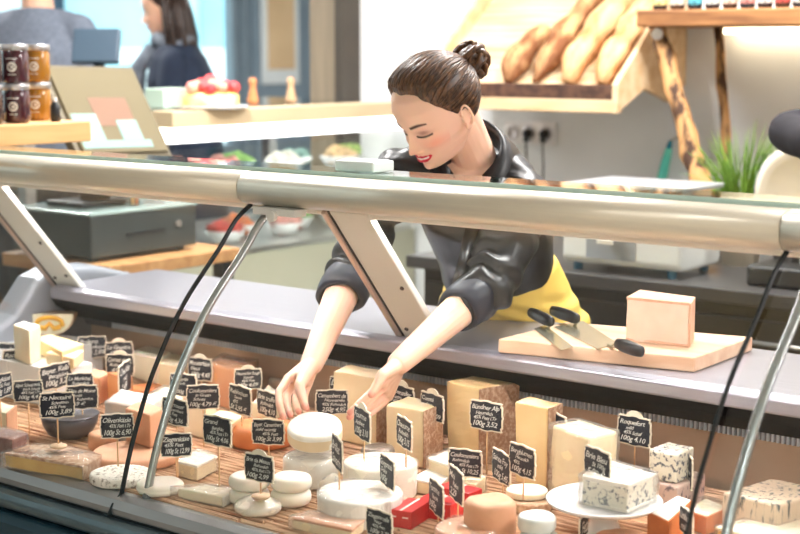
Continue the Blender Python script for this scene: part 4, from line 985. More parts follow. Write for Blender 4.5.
bm = NB(); lathe(bm, [(.012, 0), (.014, .002), (.014, .045), (.008, .052), (.007, .056)], 20); obj('body', bm, M_dark, t, smooth=True)
bm = NB(); cyl(bm, (0, 0, .056), (0, 0, .068), .006, 12); obj('cap', bm, mat('socket_white', (240, 238, 240), .35), t)

# ================================================================== second counter, running away along the left
X2 = -3.76
t = thing('salad_counter', 'second glass display counter with a bright lamp strip behind the till', 'display counter', (X2-.4, 3.85, 0))
def B2(name, a, b, m, bev=.003, par=None):
    bm = NB(); box2(bm, V(a)-V(t.location), V(b)-V(t.location)); return obj(name, bm, m, par or t, bev=bev)
Y0_, Y1_ = 3.50, 4.885
B2('body', (X2-.85, Y0_, 0), (X2-.02, Y1_, .84), M_olive)
B2('deck', (X2-.83, Y0_+.02, .84), (X2-.02, Y1_-.02, .86), M_steel)
B2('lower_glass', (X2-.008, Y0_, .84), (X2, Y1_, 1.24), M_glass, 0)
B2('middle_shelf', (X2-.6, Y0_+.02, 1.095), (X2-.06, Y1_-.02, 1.103), M_glass, 0)
B2('top_fascia', (X2-.10, Y0_, 1.315), (X2+.01, Y1_, 1.372), mat('beige_fascia', (218, 196, 160), .5, c2=(210, 188, 152), scale=2))
B2('lamp_strip', (X2-.09, Y0_, 1.262), (X2-.005, Y1_, 1.313), mat('cool_tube', (250, 250, 250), .4, emit=(250, 250, 252), es=3.2))
B2('top_glass', (X2-.85, Y0_, 1.365), (X2-.10, Y1_, 1.374), M_glass, 0)
B2('rear_frame', (X2-.85, Y0_, .86), (X2-.80, Y0_+.05, 1.365), M_steel)
B2('rear_frame', (X2-.85, Y1_-.05, .86), (X2-.80, Y1_, 1.365), M_steel)
g = 'bowls and packs inside the second counter'; rr = random.Random(11)
cols = [((206, 70, 60), 'red'), ((120, 164, 84), 'green'), ((226, 190, 140), 'beige'), ((236, 130, 80), 'orange'), ((230, 226, 214), 'white'), ((150, 178, 90), 'leafy green'), ((220, 150, 140), 'pink'), ((130, 170, 160), 'grey-green')]
words = ['nearest the till', 'second from the till', 'third from the till', 'in the middle of the row', 'just past the middle of the row', 'third from the wall', 'second from the wall', 'nearest the wall']
for lv, zz in ((0, 1.1035), (1, .8605)):
    for i in range(8):
        y = Y0_+.12+i*.165; (cc, nm) = cols[(i*3+lv*2) % 8]
        q = thing('salad_bowl', '%s filled bowl %s, %s shelf of second counter' % (nm, words[i], 'upper' if lv == 0 else 'lower'), 'bowl', (X2-.20-.10*(i % 2), y, zz), group=g)
        bm = NB(); lathe(bm, [(.03, 0), (.05, .004), (.08, .05), (.076, .05), (.046, .008), (.001, .008)], 24); obj('shell', bm, CER, q, smooth=True)
        bm = NB(); ball(bm, (0, 0, .045), .07, (1, 1, .55), u=20, v=12); o = obj('food', bm, mat('food_'+nm.replace(' ', '_'), cc, .6, c2=tuple(int(v*.7) for v in cc), scale=30, bump=.5), q, smooth=True); displace(o, i+lv*9, .02, 30)
# on the second counter
p = P(205, 108, z=1.376); t = thing('fruit_cake', 'cream cake topped with pink and red fruit on the second counter', 'cake', (p.x, p.y+.03, 1.3745)); t.scale = (.82, .82, .82)
bm = NB(); lathe(bm, [(.001, 0), (.15, 0), (.17, .012), (.165, .013), (.14, .006), (.001, .006)], 36); obj('plate', bm, CER, t, smooth=True)
bm = NB(); lathe(bm, [(.001, .006), (.118, .006), (.122, .02), (.122, .055), (.10, .068), (.001, .07)], 36, wob=.05); obj('sponge', bm, mat('custard_sponge', (244, 214, 120), .6, c2=(250, 236, 170), scale=14), t, smooth=True)
rr = random.Random(2)
for i in range(20):
    a = i*2.4; r = .11*sqrt(i/20); bm = NB(); ball(bm, (r*cos(a), r*sin(a), .085+.035*(1-r/.11)), rr.uniform(.022, .032), (1, 1, .9), u=12, v=8); obj('berry', bm, mat('berry_%d' % (i % 2), [(226, 84, 84), (240, 150, 140)][i % 2], .4, c2=[(214, 60, 66), (246, 180, 150)][i % 2], scale=20), t, smooth=True)
p = P(181, 107, z=1.376); t = thing('pastry_box', 'pale green paper box left of the fruit cake', 'box', (p.x-.02, p.y-.05, 1.3745)); bm = NB(); box(bm, (0, 0, .035), (.1, .12, .07)); obj('box', bm, mat('pale_green_card', (196, 220, 204), .6), t, bev=.003)
for px, cc, lb in ((253, (214, 140, 90), 'orange-brown pepper mill right of the fruit cake'), (291, (208, 168, 130), 'tan pepper mill near the end of the second counter')):
    p = P(px, 107, z=1.376); t = thing('pepper_mill', lb, 'pepper mill', (X2-.3, P(px, 100, x=X2-.3).y, 1.3745))
    bm = NB(); lathe(bm, [(.022, 0), (.023, .01), (.014, .05), (.012, .065), (.017, .08), (.014, .095), (.001, .10)], 20); obj('body', bm, mat('mill_%d' % px, cc, .4), t, smooth=True)
# second till on the far counter
p = P(97, 66, x=X2-.45); t = thing('second_till', 'small dark till screen on a stand at the far counter', 'monitor', (p.x, p.y, 1.3745), rz=radians(35))
bm = NB(); box(bm, (0, 0, .01), (.2, .16, .02)); obj('base', bm, M_dark, t, bev=.004)
bm = NB(); cyl(bm, (0, 0, .02), (0, .03, p.z-1.3745+.03), .02, 12); obj('stand', bm, M_dark, t)
bm = NB(); M3 = Matrix.Rotation(radians(-22), 3, 'X'); box(bm, (0, 0, p.z-1.3745+.07), (.17, .03, .13), M3); obj('screen_case', bm, mat('slate_plastic', (62, 80, 96), .4), t, bev=.006)
# ================================================================== people
SKIN = (241, 197, 173)
def skin_mat(name):
    m = mat(name, SKIN, .42, sss=.25, bump=.04, bscale=300, spec=.4)
    nt = m.node_tree
    if not any(n.type == 'ATTRIBUTE' for n in nt.nodes):
        at = nt.nodes.new('ShaderNodeAttribute'); at.attribute_name = 'tone'; nt.links.new(at.outputs['Color'], nt.nodes['Principled BSDF'].inputs['Base Color'])
    return m
def interp(tab, x):
    if x <= tab[0][0]: return tab[0][1]
    for (a, va), (b, vb) in zip(tab, tab[1:]):
        if x <= b:
            t = (x-a)/(b-a); t = t*t*(3-2*t)*.5+t*.5; return va+(vb-va)*t
    return tab[-1][1]
HF = [(-11.6, 4.2), (-11.2, 6.6), (-10.4, 8.0), (-9.2, 8.2), (-7.5, 8.4), (-5.5, 8.6), (-3, 8.7), (0, 8.7), (2.2, 9.2), (5, 9.3), (7.5, 8.4), (9.5, 6.6), (11, 4.0), (11.7, 1.2)]
HW = [(-11.6, 1.2), (-11.2, 2.0), (-10.4, 2.8), (-9.2, 3.7), (-7.5, 4.7), (-5.5, 5.6), (-3, 6.4), (0, 7.0), (2.2, 7.2), (5, 7.3), (7.5, 6.7), (9.5, 5.3), (11, 3.2), (11.7, 1.0)]
HB = [(-11.6, .5), (-11.2, 1), (-9.2, 2.0), (-7.5, 4.0), (-5.5, 6.6), (-3, 8.2), (0, 9.3), (2.2, 9.9), (5, 9.9), (7.5, 8.8), (9.5, 6.6), (11, 3.8), (11.7, 1.2)]
def g2(x, s): return exp(-(x/s)**2)
def mouth_z(x): return -6.75+.085*x*x
def relief(x, z):
    ax = abs(x); d = 0
    if -5.4 < z < 1.6:
        k = .35+2.05*max(0, min(1, (1.2-z)/4.9))
        fall = 1 if z > -4.2 else max(0, 1-((-4.2-z)/.95)**1.5) if z > -5.15 else 0
        top = 1 if z < .6 else max(0, (1.6-z)/1.0)
        d += k*g2(x, .62+.25*max(0, min(1, (-2-z)/2)))*fall*top
    d += .75*g2(ax-1.05, .50)*g2(z+4.25, .55)
    d -= .80*g2(ax-3.1, 1.55)*g2(z-.25, 1.05)
    d += .62*g2(ax-3.15, 1.30)*g2(z+.15, .72)
    d += .28*g2(ax-2.9, 2.0)*g2(z-2.0, .65)
    d += .55*g2(ax-4.0, 1.5)*g2(z+3.3, 1.4)
    mz = mouth_z(x); e = exp(-(ax/2.5)**4)
    d += .50*g2(x, 3.0)*g2(z+6.9, 1.5)
    d += .42*g2(z-mz-.42, .34)*e+.52*g2(z-mz+.72, .42)*exp(-(ax/2.1)**4)-.35*g2(z-mz, .25)*e
    d -= .25*g2(ax-2.9, .5)*g2(z+6.1, .6)
    d += .45*g2(x, 1.5)*g2(z+9.9, 1.0)-.30*g2(x, 2.0)*g2(z+8.5, .45)
    return d
def head_pt(a, z, off=0, feat=True):
    f = interp(HF, z); w = interp(HW, z); b = interp(HB, z)
    sx = sin(a); cy = cos(a); ex = 2.25
    dpt = f if cy > 0 else b
    k = (abs(sx)**ex+abs(cy)**ex)**(-1/ex)
    x = w*sx*k; y = -dpt*cy*k
    p = V((x, y, z))
    if feat and cy > .2: p.y -= relief(x, z)*min(1, (cy-.2)/.35)
    if z < 0: p.z = z*.90
    if off:
        c = V((0, .5, 1.5)); p += (p-c).normalized()*off
    return p
def head_mesh(bm, HMx, ears=True):
    zs = [-11.6+.26*i for i in range(int(23.3/.26)+1)]; rings = []; n = 132
    for z in zs: rings.append([bm.verts.new(HMx @ (head_pt(2*pi*j/n, z)*.01)) for j in range(n)])
    for a, b in zip(rings, rings[1:]):
        for j in range(n): face(bm, (a[j], a[(j+1) % n], b[(j+1) % n], b[j]))
    face(bm, rings[0][::-1]); face(bm, rings[-1])
    if ears:
        for s in (-1, 1):
            pts = []
            for i in range(17):
                t = -2.3+5.2*i/16; r_ = 1.0
                pts.append(HMx @ V(((7.35+.55*sin((t+2.3)/5.2*pi))*s*.01, (1.3-1.25*cos(t)*-1*.95)*.01, (-.9+2.7*sin(t)*(1 if sin(t) > 0 else .85))*.01)))
            tube(bm, pts, [.0028]*17, 8)
            ball(bm, HMx @ V((7.0*s*.01, .014, -.011)), .01, (.55, 1.15, 2.3), M=HMx.to_3x3(), u=14, v=10)
            ball(bm, HMx @ V((7.2*s*.01, .008, -.034)), .01, (.5, .65, .75), M=HMx.to_3x3(), u=10, v=8)
def mixc(a, b, t): t = max(0, min(1, t)); return tuple(a[i]+(b[i]-a[i])*t for i in range(3))
def paint(me, HMx, tips=(), tone=SKIN, makeup=1):
    inv = HMx.inverted(); at = me.color_attributes.new('tone', 'FLOAT_COLOR', 'POINT'); buf = []
    base = lin(tone); red = lin((206, 40, 62)); white = lin((246, 240, 232)); brow = lin((66, 42, 34)); lash = lin((34, 24, 24)); shad = lin((146, 104, 98)); blush = lin((232, 138, 116)); nail = lin((226, 120, 112)); warm = lin((230, 160, 132))
    for v in me.vertices:
        p = inv @ v.co; x, y, z = p.x*100, p.y*100, p.z*100; z = z/.90 if z < 0 else z; c = base; ax = abs(x)
        if y < -3.5 and -12 < z < 8 and ax < 7.5:
            c = mixc(c, blush, .55*makeup*g2(ax-4.6, 1.7)*g2(z+2.9, 1.5))
            c = mixc(c, warm, .35*g2(x, 1.2)*g2(z+4.3, .9))
            dl = .85*makeup
            c = mixc(c, shad, dl*g2(ax-3.2, 1.5)*g2(z-.35, .62))
            lz = -.62+.10*(ax-3.1)**2
            if 1.5 < ax < 4.9: c = mixc(c, lash, 1.35-abs(z-lz)/.24*.75)
            bz = 2.25+.26*(ax-1.6)-.13*(ax-2.9)**2*(1 if ax > 2.9 else .3); th = .36 if ax < 3.4 else .36-.10*(ax-3.4)
            if 1.35 < ax < 5.0: c = mixc(c, brow, 1.4-abs(z-bz)/th)
            mz = mouth_z(x)
            if ax < 2.75:
                e = (1-(ax/2.75)**2)**.5; up = mz+.26*e; lo = mz-.30*e
                ou = mz+(.82-.16*g2(x, .35))*e; ol = mz-1.25*e
                if lo <= z <= up and ax < 2.2: c = white
                elif ol-.05 < z < ou+.05: c = red
        for tp, r in tips:
            d = (v.co-tp).length
            if d < r: c = mixc(c, nail, .75*(1-(d/r)**3))
        buf.extend((*c, 1))
    at.data.foreach_set('color', buf)
M_hair = mat('dark_brown_hair', (58, 38, 26), .36, c2=(132, 92, 58), scale=1, stretch=(240, 60, 60), lo=.42, hi=.78, spec=.6, aniso=.4)
M_hair2 = mat('black_brown_hair', (34, 26, 24), .4, c2=(62, 46, 38), scale=60, spec=.5)
def hairline(a):
    a = abs(((a+pi) % (2*pi))-pi); t = math.degrees(a)
    return interp([(0, 9.0), (20, 9.2), (38, 8.8), (54, 6.9), (66, 4.9), (78, 2.6), (88, .8), (98, .8), (112, -1.2), (125, -3.6), (150, -5.6), (180, -6.4)], t)
def hair_cap(bm, HMx, thick=1.0, line=hairline):
    n = 120; m = 34; grid = []
    for j in range(n):
        a = 2*pi*j/n; z0 = line(a); col = []
        for i in range(m+1):
            f = i/m; z = z0+(11.7-z0)*(1-(1-f)**1.6); off = .10+thick*min(1, f*3.2)**1.0*(1+.25*cos(a)*g2(f-.45, .3))
            col.append(bm.verts.new(HMx @ (head_pt(a, z, off, False)*.01)))
        grid.append(col)
    for j in range(n):
        for i in range(m): face(bm, (grid[j][i], grid[(j+1) % n][i], grid[(j+1) % n][i+1], grid[j][i+1]))
    face(bm, [grid[j][m] for j in range(n)])
from mathutils.bvhtree import BVHTree

# ---------------------------------------------------------------- the shop assistant
hd = P(438, 112, D=3.33)
HM = Matrix.Translation(hd) @ Matrix.Rotation(radians(-12), 4, 'Z') @ Matrix.Rotation(radians(5), 4, 'Y') @ Matrix.Rotation(radians(33), 4, 'X') @ Matrix.Scale(1.04, 4)
PEL = P(512, 330, D=3.70); NK = P(474, 159, D=3.45)
ShR = P(396, 172, D=3.46); ShL = P(522, 196, D=3.42)
ElR = P(352, 270, D=3.40); WrR = P(312, 363, D=3.21)
ElL = P(482, 290, D=3.27); WrL = P(399, 363, D=3.09)
print('lengths upper', (ShR-ElR).length, (ShL-ElL).length, 'fore', (ElR-WrR).length, (ElL-WrL).length, 'sh', (ShR-ShL).length, 'torso', (PEL-NK).length, 'neck', (NK-hd).length)
W_ = thing('person', 'woman with hair bun, black satin blouse and yellow apron reaching into the cheese display', 'person', (PEL.x, PEL.y, 0))
OFF = -V(W_.location)
def reloc(o): o.location = OFF; return o
def fingers(bm, W, rows, th, rad=.0088):
    tips = []
    for i, row in enumerate(rows):
        pts = [P(a, b, D=d) for a, b, d in row]; r = rad*(1, 1.03, .97, .86)[i]
        chain(bm, pts, [r*1.08, r, r*.93, r*.78], 14); tips.append(pts[-1])
        caps(bm, W.lerp(pts[0], .08), pts[0], .0175, r*1.25, 14)
    k = [P(*row[0][:2], D=row[0][2]) for row in rows]
    for a, b in zip(k, k[1:]): caps(bm, a.lerp(W, .12), b.lerp(W, .12), rad*1.15, rad*1.15); caps(bm, a.lerp(W, .45), b.lerp(W, .45), rad*1.35, rad*1.35)
    pts = [P(a, b, D=d) for a, b, d in th]
    caps(bm, W, pts[0], .018, .015); chain(bm, pts, [.0150, .0118, .0098, .0080], 14); tips.append(pts[-1])
    caps(bm, pts[0], k[0].lerp(W, .3), .013, .010)
    return tips
bm = NB(); head_mesh(bm, HM)
jaw = HM @ V((0, .035, -.06)); caps(bm, jaw, NK+V((0, .0, 0)), .046, .052, 24); caps(bm, HM @ V((0, .050, -.02)), NK, .044, .053, 24)
S_ax = (NK-PEL).normalized(); X_ax = (ShL-ShR).normalized(); F_ax = S_ax.cross(X_ax).normalized()
if F_ax.y > 0: F_ax = -F_ax
caps(bm, NK-S_ax*.03-X_ax*.02, ShL-S_ax*.01, .052, .046); caps(bm, NK-S_ax*.03, ShR-S_ax*.01, .052, .046)
cst = NK-S_ax*.12
ball(bm, cst+F_ax*.025, .1, (1.25, .78, 1.3), M=Matrix((X_ax, F_ax, S_ax)).transposed(), u=28, v=20)
chain(bm, [ShR, ElR], [.044, .038], 20); chain(bm, [ElR, ElR.lerp(WrR, .3), WrR], [.038, .039, .0255], 20)
chain(bm, [ShL, ElL], [.044, .038], 20); chain(bm, [ElL, ElL.lerp(WrL, .3), WrL], [.037, .038, .0250], 20)
tR = fingers(bm, WrR, [[(288, 379, 3.13), (279, 392, 3.09), (279.5, 405, 3.06), (283, 417, 3.04)], [(294, 382, 3.17), (287, 395, 3.15), (287, 406, 3.12), (290, 415, 3.10)],
    [(301, 384, 3.20), (296, 396, 3.19), (296, 405, 3.17), (299, 412, 3.15)], [(308, 385, 3.22), (305, 395, 3.21), (305, 403, 3.20), (307, 409, 3.18)]],
    [(304, 376, 3.12), (299.5, 386, 3.08), (302, 397, 3.055), (305, 407, 3.035)])
tL = fingers(bm, WrL, [[(381, 383, 3.07), (369, 395, 3.06), (359, 404, 3.05), (350, 412.5, 3.045)], [(382, 388, 3.10), (370, 400, 3.09), (359.5, 409, 3.08), (349.5, 417, 3.07)],
    [(385, 393, 3.13), (375, 403, 3.12), (366, 411, 3.11), (357, 417.5, 3.10)], [(389, 397, 3.15), (381, 405, 3.14), (374, 411, 3.13), (367, 416, 3.12)]],
    [(391, 369, 3.06), (382.5, 375, 3.035), (376.5, 385, 3.025), (371.5, 394.5, 3.015)])
me = remesh(bm, .0019, 2, .45)
paint(me, HM, [(p, .0105) for p in tR+tL])
body = link('body', me, skin_mat('skin'), W_, smooth=True); reloc(body)
# hair: cap plus combed strands running to the bun
bm = NB(); hair_cap(bm, HM, 1.35)
bvh = BVHTree.FromBMesh(bm); hc = HM @ V((0, .005, .015)); BUN = HM @ V((.008, .126, .048))
rr = random.Random(21)
def surf(d, h):
    hit = bvh.ray_cast(hc, d)
    return (hit[0]+d*h) if hit[0] else None
for i in range(360):
    a = 2*pi*(i+rr.random())/360*1.0; z0 = hairline(a)+rr.choice((0, 0, .6, 1.4, 2.6, 4.0))
    p0 = HM @ (head_pt(a, min(z0, 10.5), .2, False)*.01); d0 = (p0-hc).normalized(); d1 = (BUN-hc).normalized()
    pts = []; rad = []; n = 11; lift = rr.uniform(.0, .0035)
    sd = d0.cross(d1).normalized() if d0.cross(d1).length > 1e-4 else V((1, 0, 0)); bend = rr.uniform(-.10, .10)
    for k in range(n):
        f = k/(n-1); d = (d0.lerp(d1, f)+sd*bend*sin(pi*f)); 
        if d.length < .1: break
        d.normalize(); s = surf(d, -.0012+(lift+.0016)*sin(pi*min(1, f*1.15))**.6)
        if s: pts.append(s); rad.append(.0011+.0014*sin(pi*min(.95, f+.1)))
    if len(pts) > 3: tube(bm, pts, rad, 6)
hair = obj('hair', bm, M_hair, W_, smooth=True); reloc(hair)
bm = NB(); ball(bm, BUN, .034, u=20, v=14)
for i in range(22):
    ax_ = V((rr.gauss(0, 1), rr.gauss(0, 1), rr.gauss(0, 1))).normalized(); u_, v_ = frame_of(ax_); r = rr.uniform(.029, .044); pts = []; a0 = rr.uniform(0, 6); oo = ax_*rr.uniform(-.018, .018)
    for k in range(15): a = a0+k/14*rr.uniform(3.6, 4.4); pts.append(BUN+oo+(u_*cos(a)+v_*sin(a))*(r+.004*sin(a*2+i)))
    tube(bm, pts, [.003+.0052*sin(pi*min(1, (k+.8)/15)) for k in range(15)], 8)
bun = obj('hair_bun', bm, M_hair, W_, smooth=True); reloc(bun)
# blouse
M_satin = mat('black_satin', (12, 12, 15), .42, c2=(18, 18, 22), scale=6, spec=.55, bump=.25, bscale=14)
M_cuff = mat('navy_black_cuff', (22, 26, 40), .5, c2=(28, 32, 48), scale=20)
def at_s(t, f=0, x=0): return PEL.lerp(NK, t)+F_ax*f+X_ax*x
bm = NB()
rings = []
for t, w_, d_, f_ in ((.275, .146, .122, .0), (.30, .146, .120, .0), (.34, .142, .115, .005), (.46, .145, .116, .01), (.60, .150, .124, .018), (.72, .156, .130, .026), (.82, .160, .112, .02), (.90, .165, .088, .01), (.955, .135, .070, .0)):
    rings.append((at_s(t, f_), X_ax*w_, F_ax*d_))
loft(bm, rings, 40, 2.3)
caps(bm, at_s(.93, .0, -.07), ShR, .060, .058, 20); caps(bm, at_s(.93, .0, .07), ShL, .060, .058, 20)
CuR = ElR.lerp(WrR, .16); CuL = ElL.lerp(WrL, .20)
chain(bm, [ShR, ShR.lerp(ElR, .5), ElR, CuR], [.060, .056, .052, .050], 20)
chain(bm, [ShL, ShL.lerp(ElL, .45)+V((.01, .0, -.005)), ElL+V((.006, .008, 0)), CuL], [.064, .066, .058, .046], 20)
caps(bm, P(500, 172, D=3.56), ShL, .066, .056, 20); caps(bm, P(500, 172, D=3.56), at_s(.78, -.02, .03), .066, .09, 20); caps(bm, P(440, 176, D=3.52), ShR, .052, .054, 20)
caps(bm, at_s(.80, 0, .10), ShL.lerp(ElL, .35), .07, .055)
def folds(co, n):
    f = 0
    for (a, b) in ((ShR, ElR), (ShL, ElL)):
        ab = b-a; t = max(-.1, min(1.2, (co-a).dot(ab)/ab.length_squared)); q = a+ab*t; dd = (co-q).length
        if dd < .085:
            k = 1 if t > 0 else .3; f += k*.0065*sin(t*26+5*noise.noise(co*14)+atan2((co-q).x, (co-q).z)*1.3)*min(1, (.085-dd)/.03)
    st = (co-PEL).dot(S_ax)/(NK-PEL).length
    f += .006*noise.noise(V((co.dot(X_ax)*9+st*4, st*5, 1)))+.0035*noise.noise(V((co.dot(X_ax)*28, st*7+2, co.z*9)))
    return co+n*f
sh = blob('blouse', bm, M_satin, W_, .0048, 4, folds); reloc(sh)
# rolled cuffs
for (a, b, r) in ((ElR, WrR, .050), (ElL, WrL, .047)):
    d = (b-a).normalized(); c0 = a.lerp(b, .10); x_, y_ = frame_of(d); bm = NB(); n = 40
    prof = [(r*.80, .062), (r*.98, .066), (r*1.12, .056), (r*1.16, .036), (r*1.14, .012), (r*1.08, -.006), (r*.98, -.010)]
    rg = []
    for k, (rr_, h) in enumerate(prof):
        ring = []
        for j in range(n):
            an = 2*pi*j/n; q = rr_*(1+.05*sin(an*2+1)+.035*sin(an*5+k*.4)); ring.append(bm.verts.new(c0+d*(h+.008*sin(an+1))+(x_*cos(an)+y_*sin(an))*q))
        rg.append(ring)
    for u_, v_ in zip(rg, rg[1:]):
        for j in range(n): face(bm, (u_[j], u_[(j+1) % n], v_[(j+1) % n], v_[j]))
    o = obj('rolled_cuff', bm, M_cuff, W_, smooth=True); md = o.modifiers.new('t', 'SOLIDIFY'); md.thickness = .004; reloc(o)
# collar, placket, buttons
bm = NB(); n = 36; rows = []
N_ax = (jaw-NK).normalized(); Sc = (S_ax*.55+N_ax*.45).normalized(); Fc = (F_ax-Sc*F_ax.dot(Sc)).normalized(); Nc = NK+Sc*.016
for (rx, ry, h, out) in ((.070, .066, -.025, 0), (.072, .070, .012, 0), (.078, .078, .036, 0), (.092, .088, .028, 1), (.118, .106, -.014, 1)):
    row = []
    for j in range(n+1):
        an = radians(-152+304*j/n)                # 0 = nape
        fr = abs(j/n*2-1)**3; pt = Nc+X_ax*(rx*sin(an)*1.0)-Fc*(ry*cos(an))+Sc*(h+.016*(1-fr)-fr*(.030+.030*out))+Fc*fr*(.012+.03*out)
        row.append(bm.verts.new(pt))
    rows.append(row)
for a, b in zip(rows, rows[1:]):
    for j in range(n): face(bm, (a[j], a[j+1], b[j+1], b[j]))
o = obj('collar', bm, M_satin, W_, smooth=True); md = o.modifiers.new('t', 'SOLIDIFY'); md.thickness = .003; reloc(o)
me_ = sh.data; bvs = BVHTree.FromPolygons([v.co.copy() for v in me_.vertices], [tuple(p.vertices) for p in me_.polygons])
def on_front(t, x):
    o_ = at_s(t, .4, x); h = bvs.ray_cast(o_, -F_ax); return h[0]
pts = [on_front(.18+.07*i, .004) for i in range(10)]; pts = [p+F_ax*.001 for p in pts if p]
bm = NB(); vv = [(bm.verts.new(p-X_ax*.014), bm.verts.new(p+X_ax*.014)) for p in pts]
for a, b in zip(vv, vv[1:]): face(bm, (a[0], a[1], b[1], b[0]))
o = obj('placket', bm, M_satin, W_, smooth=True); md = o.modifiers.new('t', 'SOLIDIFY'); md.thickness = .003; md.offset = 0; reloc(o)
for p in pts[1::2]:
    bm = NB(); cyl(bm, p, p+F_ax*.004, .0055, 14); reloc(obj('button', bm, mat('pearl_button', (120, 120, 130), .2, .3), W_))
# apron
M_apr = mat('yellow_cotton', (238, 204, 104), .75, c2=(230, 192, 88), scale=8, bump=.15, bscale=500)
bm = NB(); rings = []
hipc = P(513, 326, D=3.72); wc = at_s(.31)
AX = V((1, 0, 0)); AY = V((0, 1, 0))
for z, w_, d_, cx_, cy_ in ((wc.z+.03, .140, .112, wc.x-hipc.x, wc.y-hipc.y), (wc.z-.01, .153, .125, (wc.x-hipc.x)*.85, (wc.y-hipc.y)*.85), (wc.z-.06, .172, .140, (wc.x-hipc.x)*.4, (wc.y-hipc.y)*.5), (.93, .195, .152, 0, -.005), (.86, .202, .160, 0, .015), (.76, .205, .163, 0, .02), (.62, .205, .165, 0, .02), (.48, .215, .170, 0, .02)):
    rings.append((V((hipc.x+cx_, hipc.y+cy_, z)), AX*w_, V((0, 1, .38 if z > 1.0 else .15 if z > .95 else 0))*d_))
loft(bm, rings, 48, 2.2)
def afold(co, n):
    k = max(0, min(1, (1.02-co.z)/.3)); an = atan2(co.y-hipc.y, co.x-hipc.x); dz = abs(co.z-.955)
    return co+n*(.005*k*sin(an*13+co.z*4)+.004*noise.noise(co*16)+.0045*sin(co.x*60+co.z*150)*exp(-(dz/.035)**2))
ap = blob('apron', bm, M_apr, W_, .006, 3, afold); reloc(ap)
# trousers and shoes
M_tr = mat('dark_trousers', (38, 40, 48), .8, c2=(44, 46, 54), scale=20)
bm = NB()
for s in (-1, 1): chain(bm, [V((hipc.x+s*.085, hipc.y+.02, .80)), V((hipc.x+s*.09, hipc.y+.0, .48)), V((hipc.x+s*.10, hipc.y+.05, .10))], [.095, .066, .052], 20)
reloc(blob('trousers', bm, M_tr, W_, .008, 3))
for s in (-1, 1):
    bm = NB(); chain(bm, [V((hipc.x+s*.10, hipc.y+.06, .045)), V((hipc.x+s*.105, hipc.y-.06, .040)), V((hipc.x+s*.11, hipc.y-.14, .032))], [.044, .044, .032], 16)
    reloc(blob('shoe', bm, M_dark, W_, .006, 3))

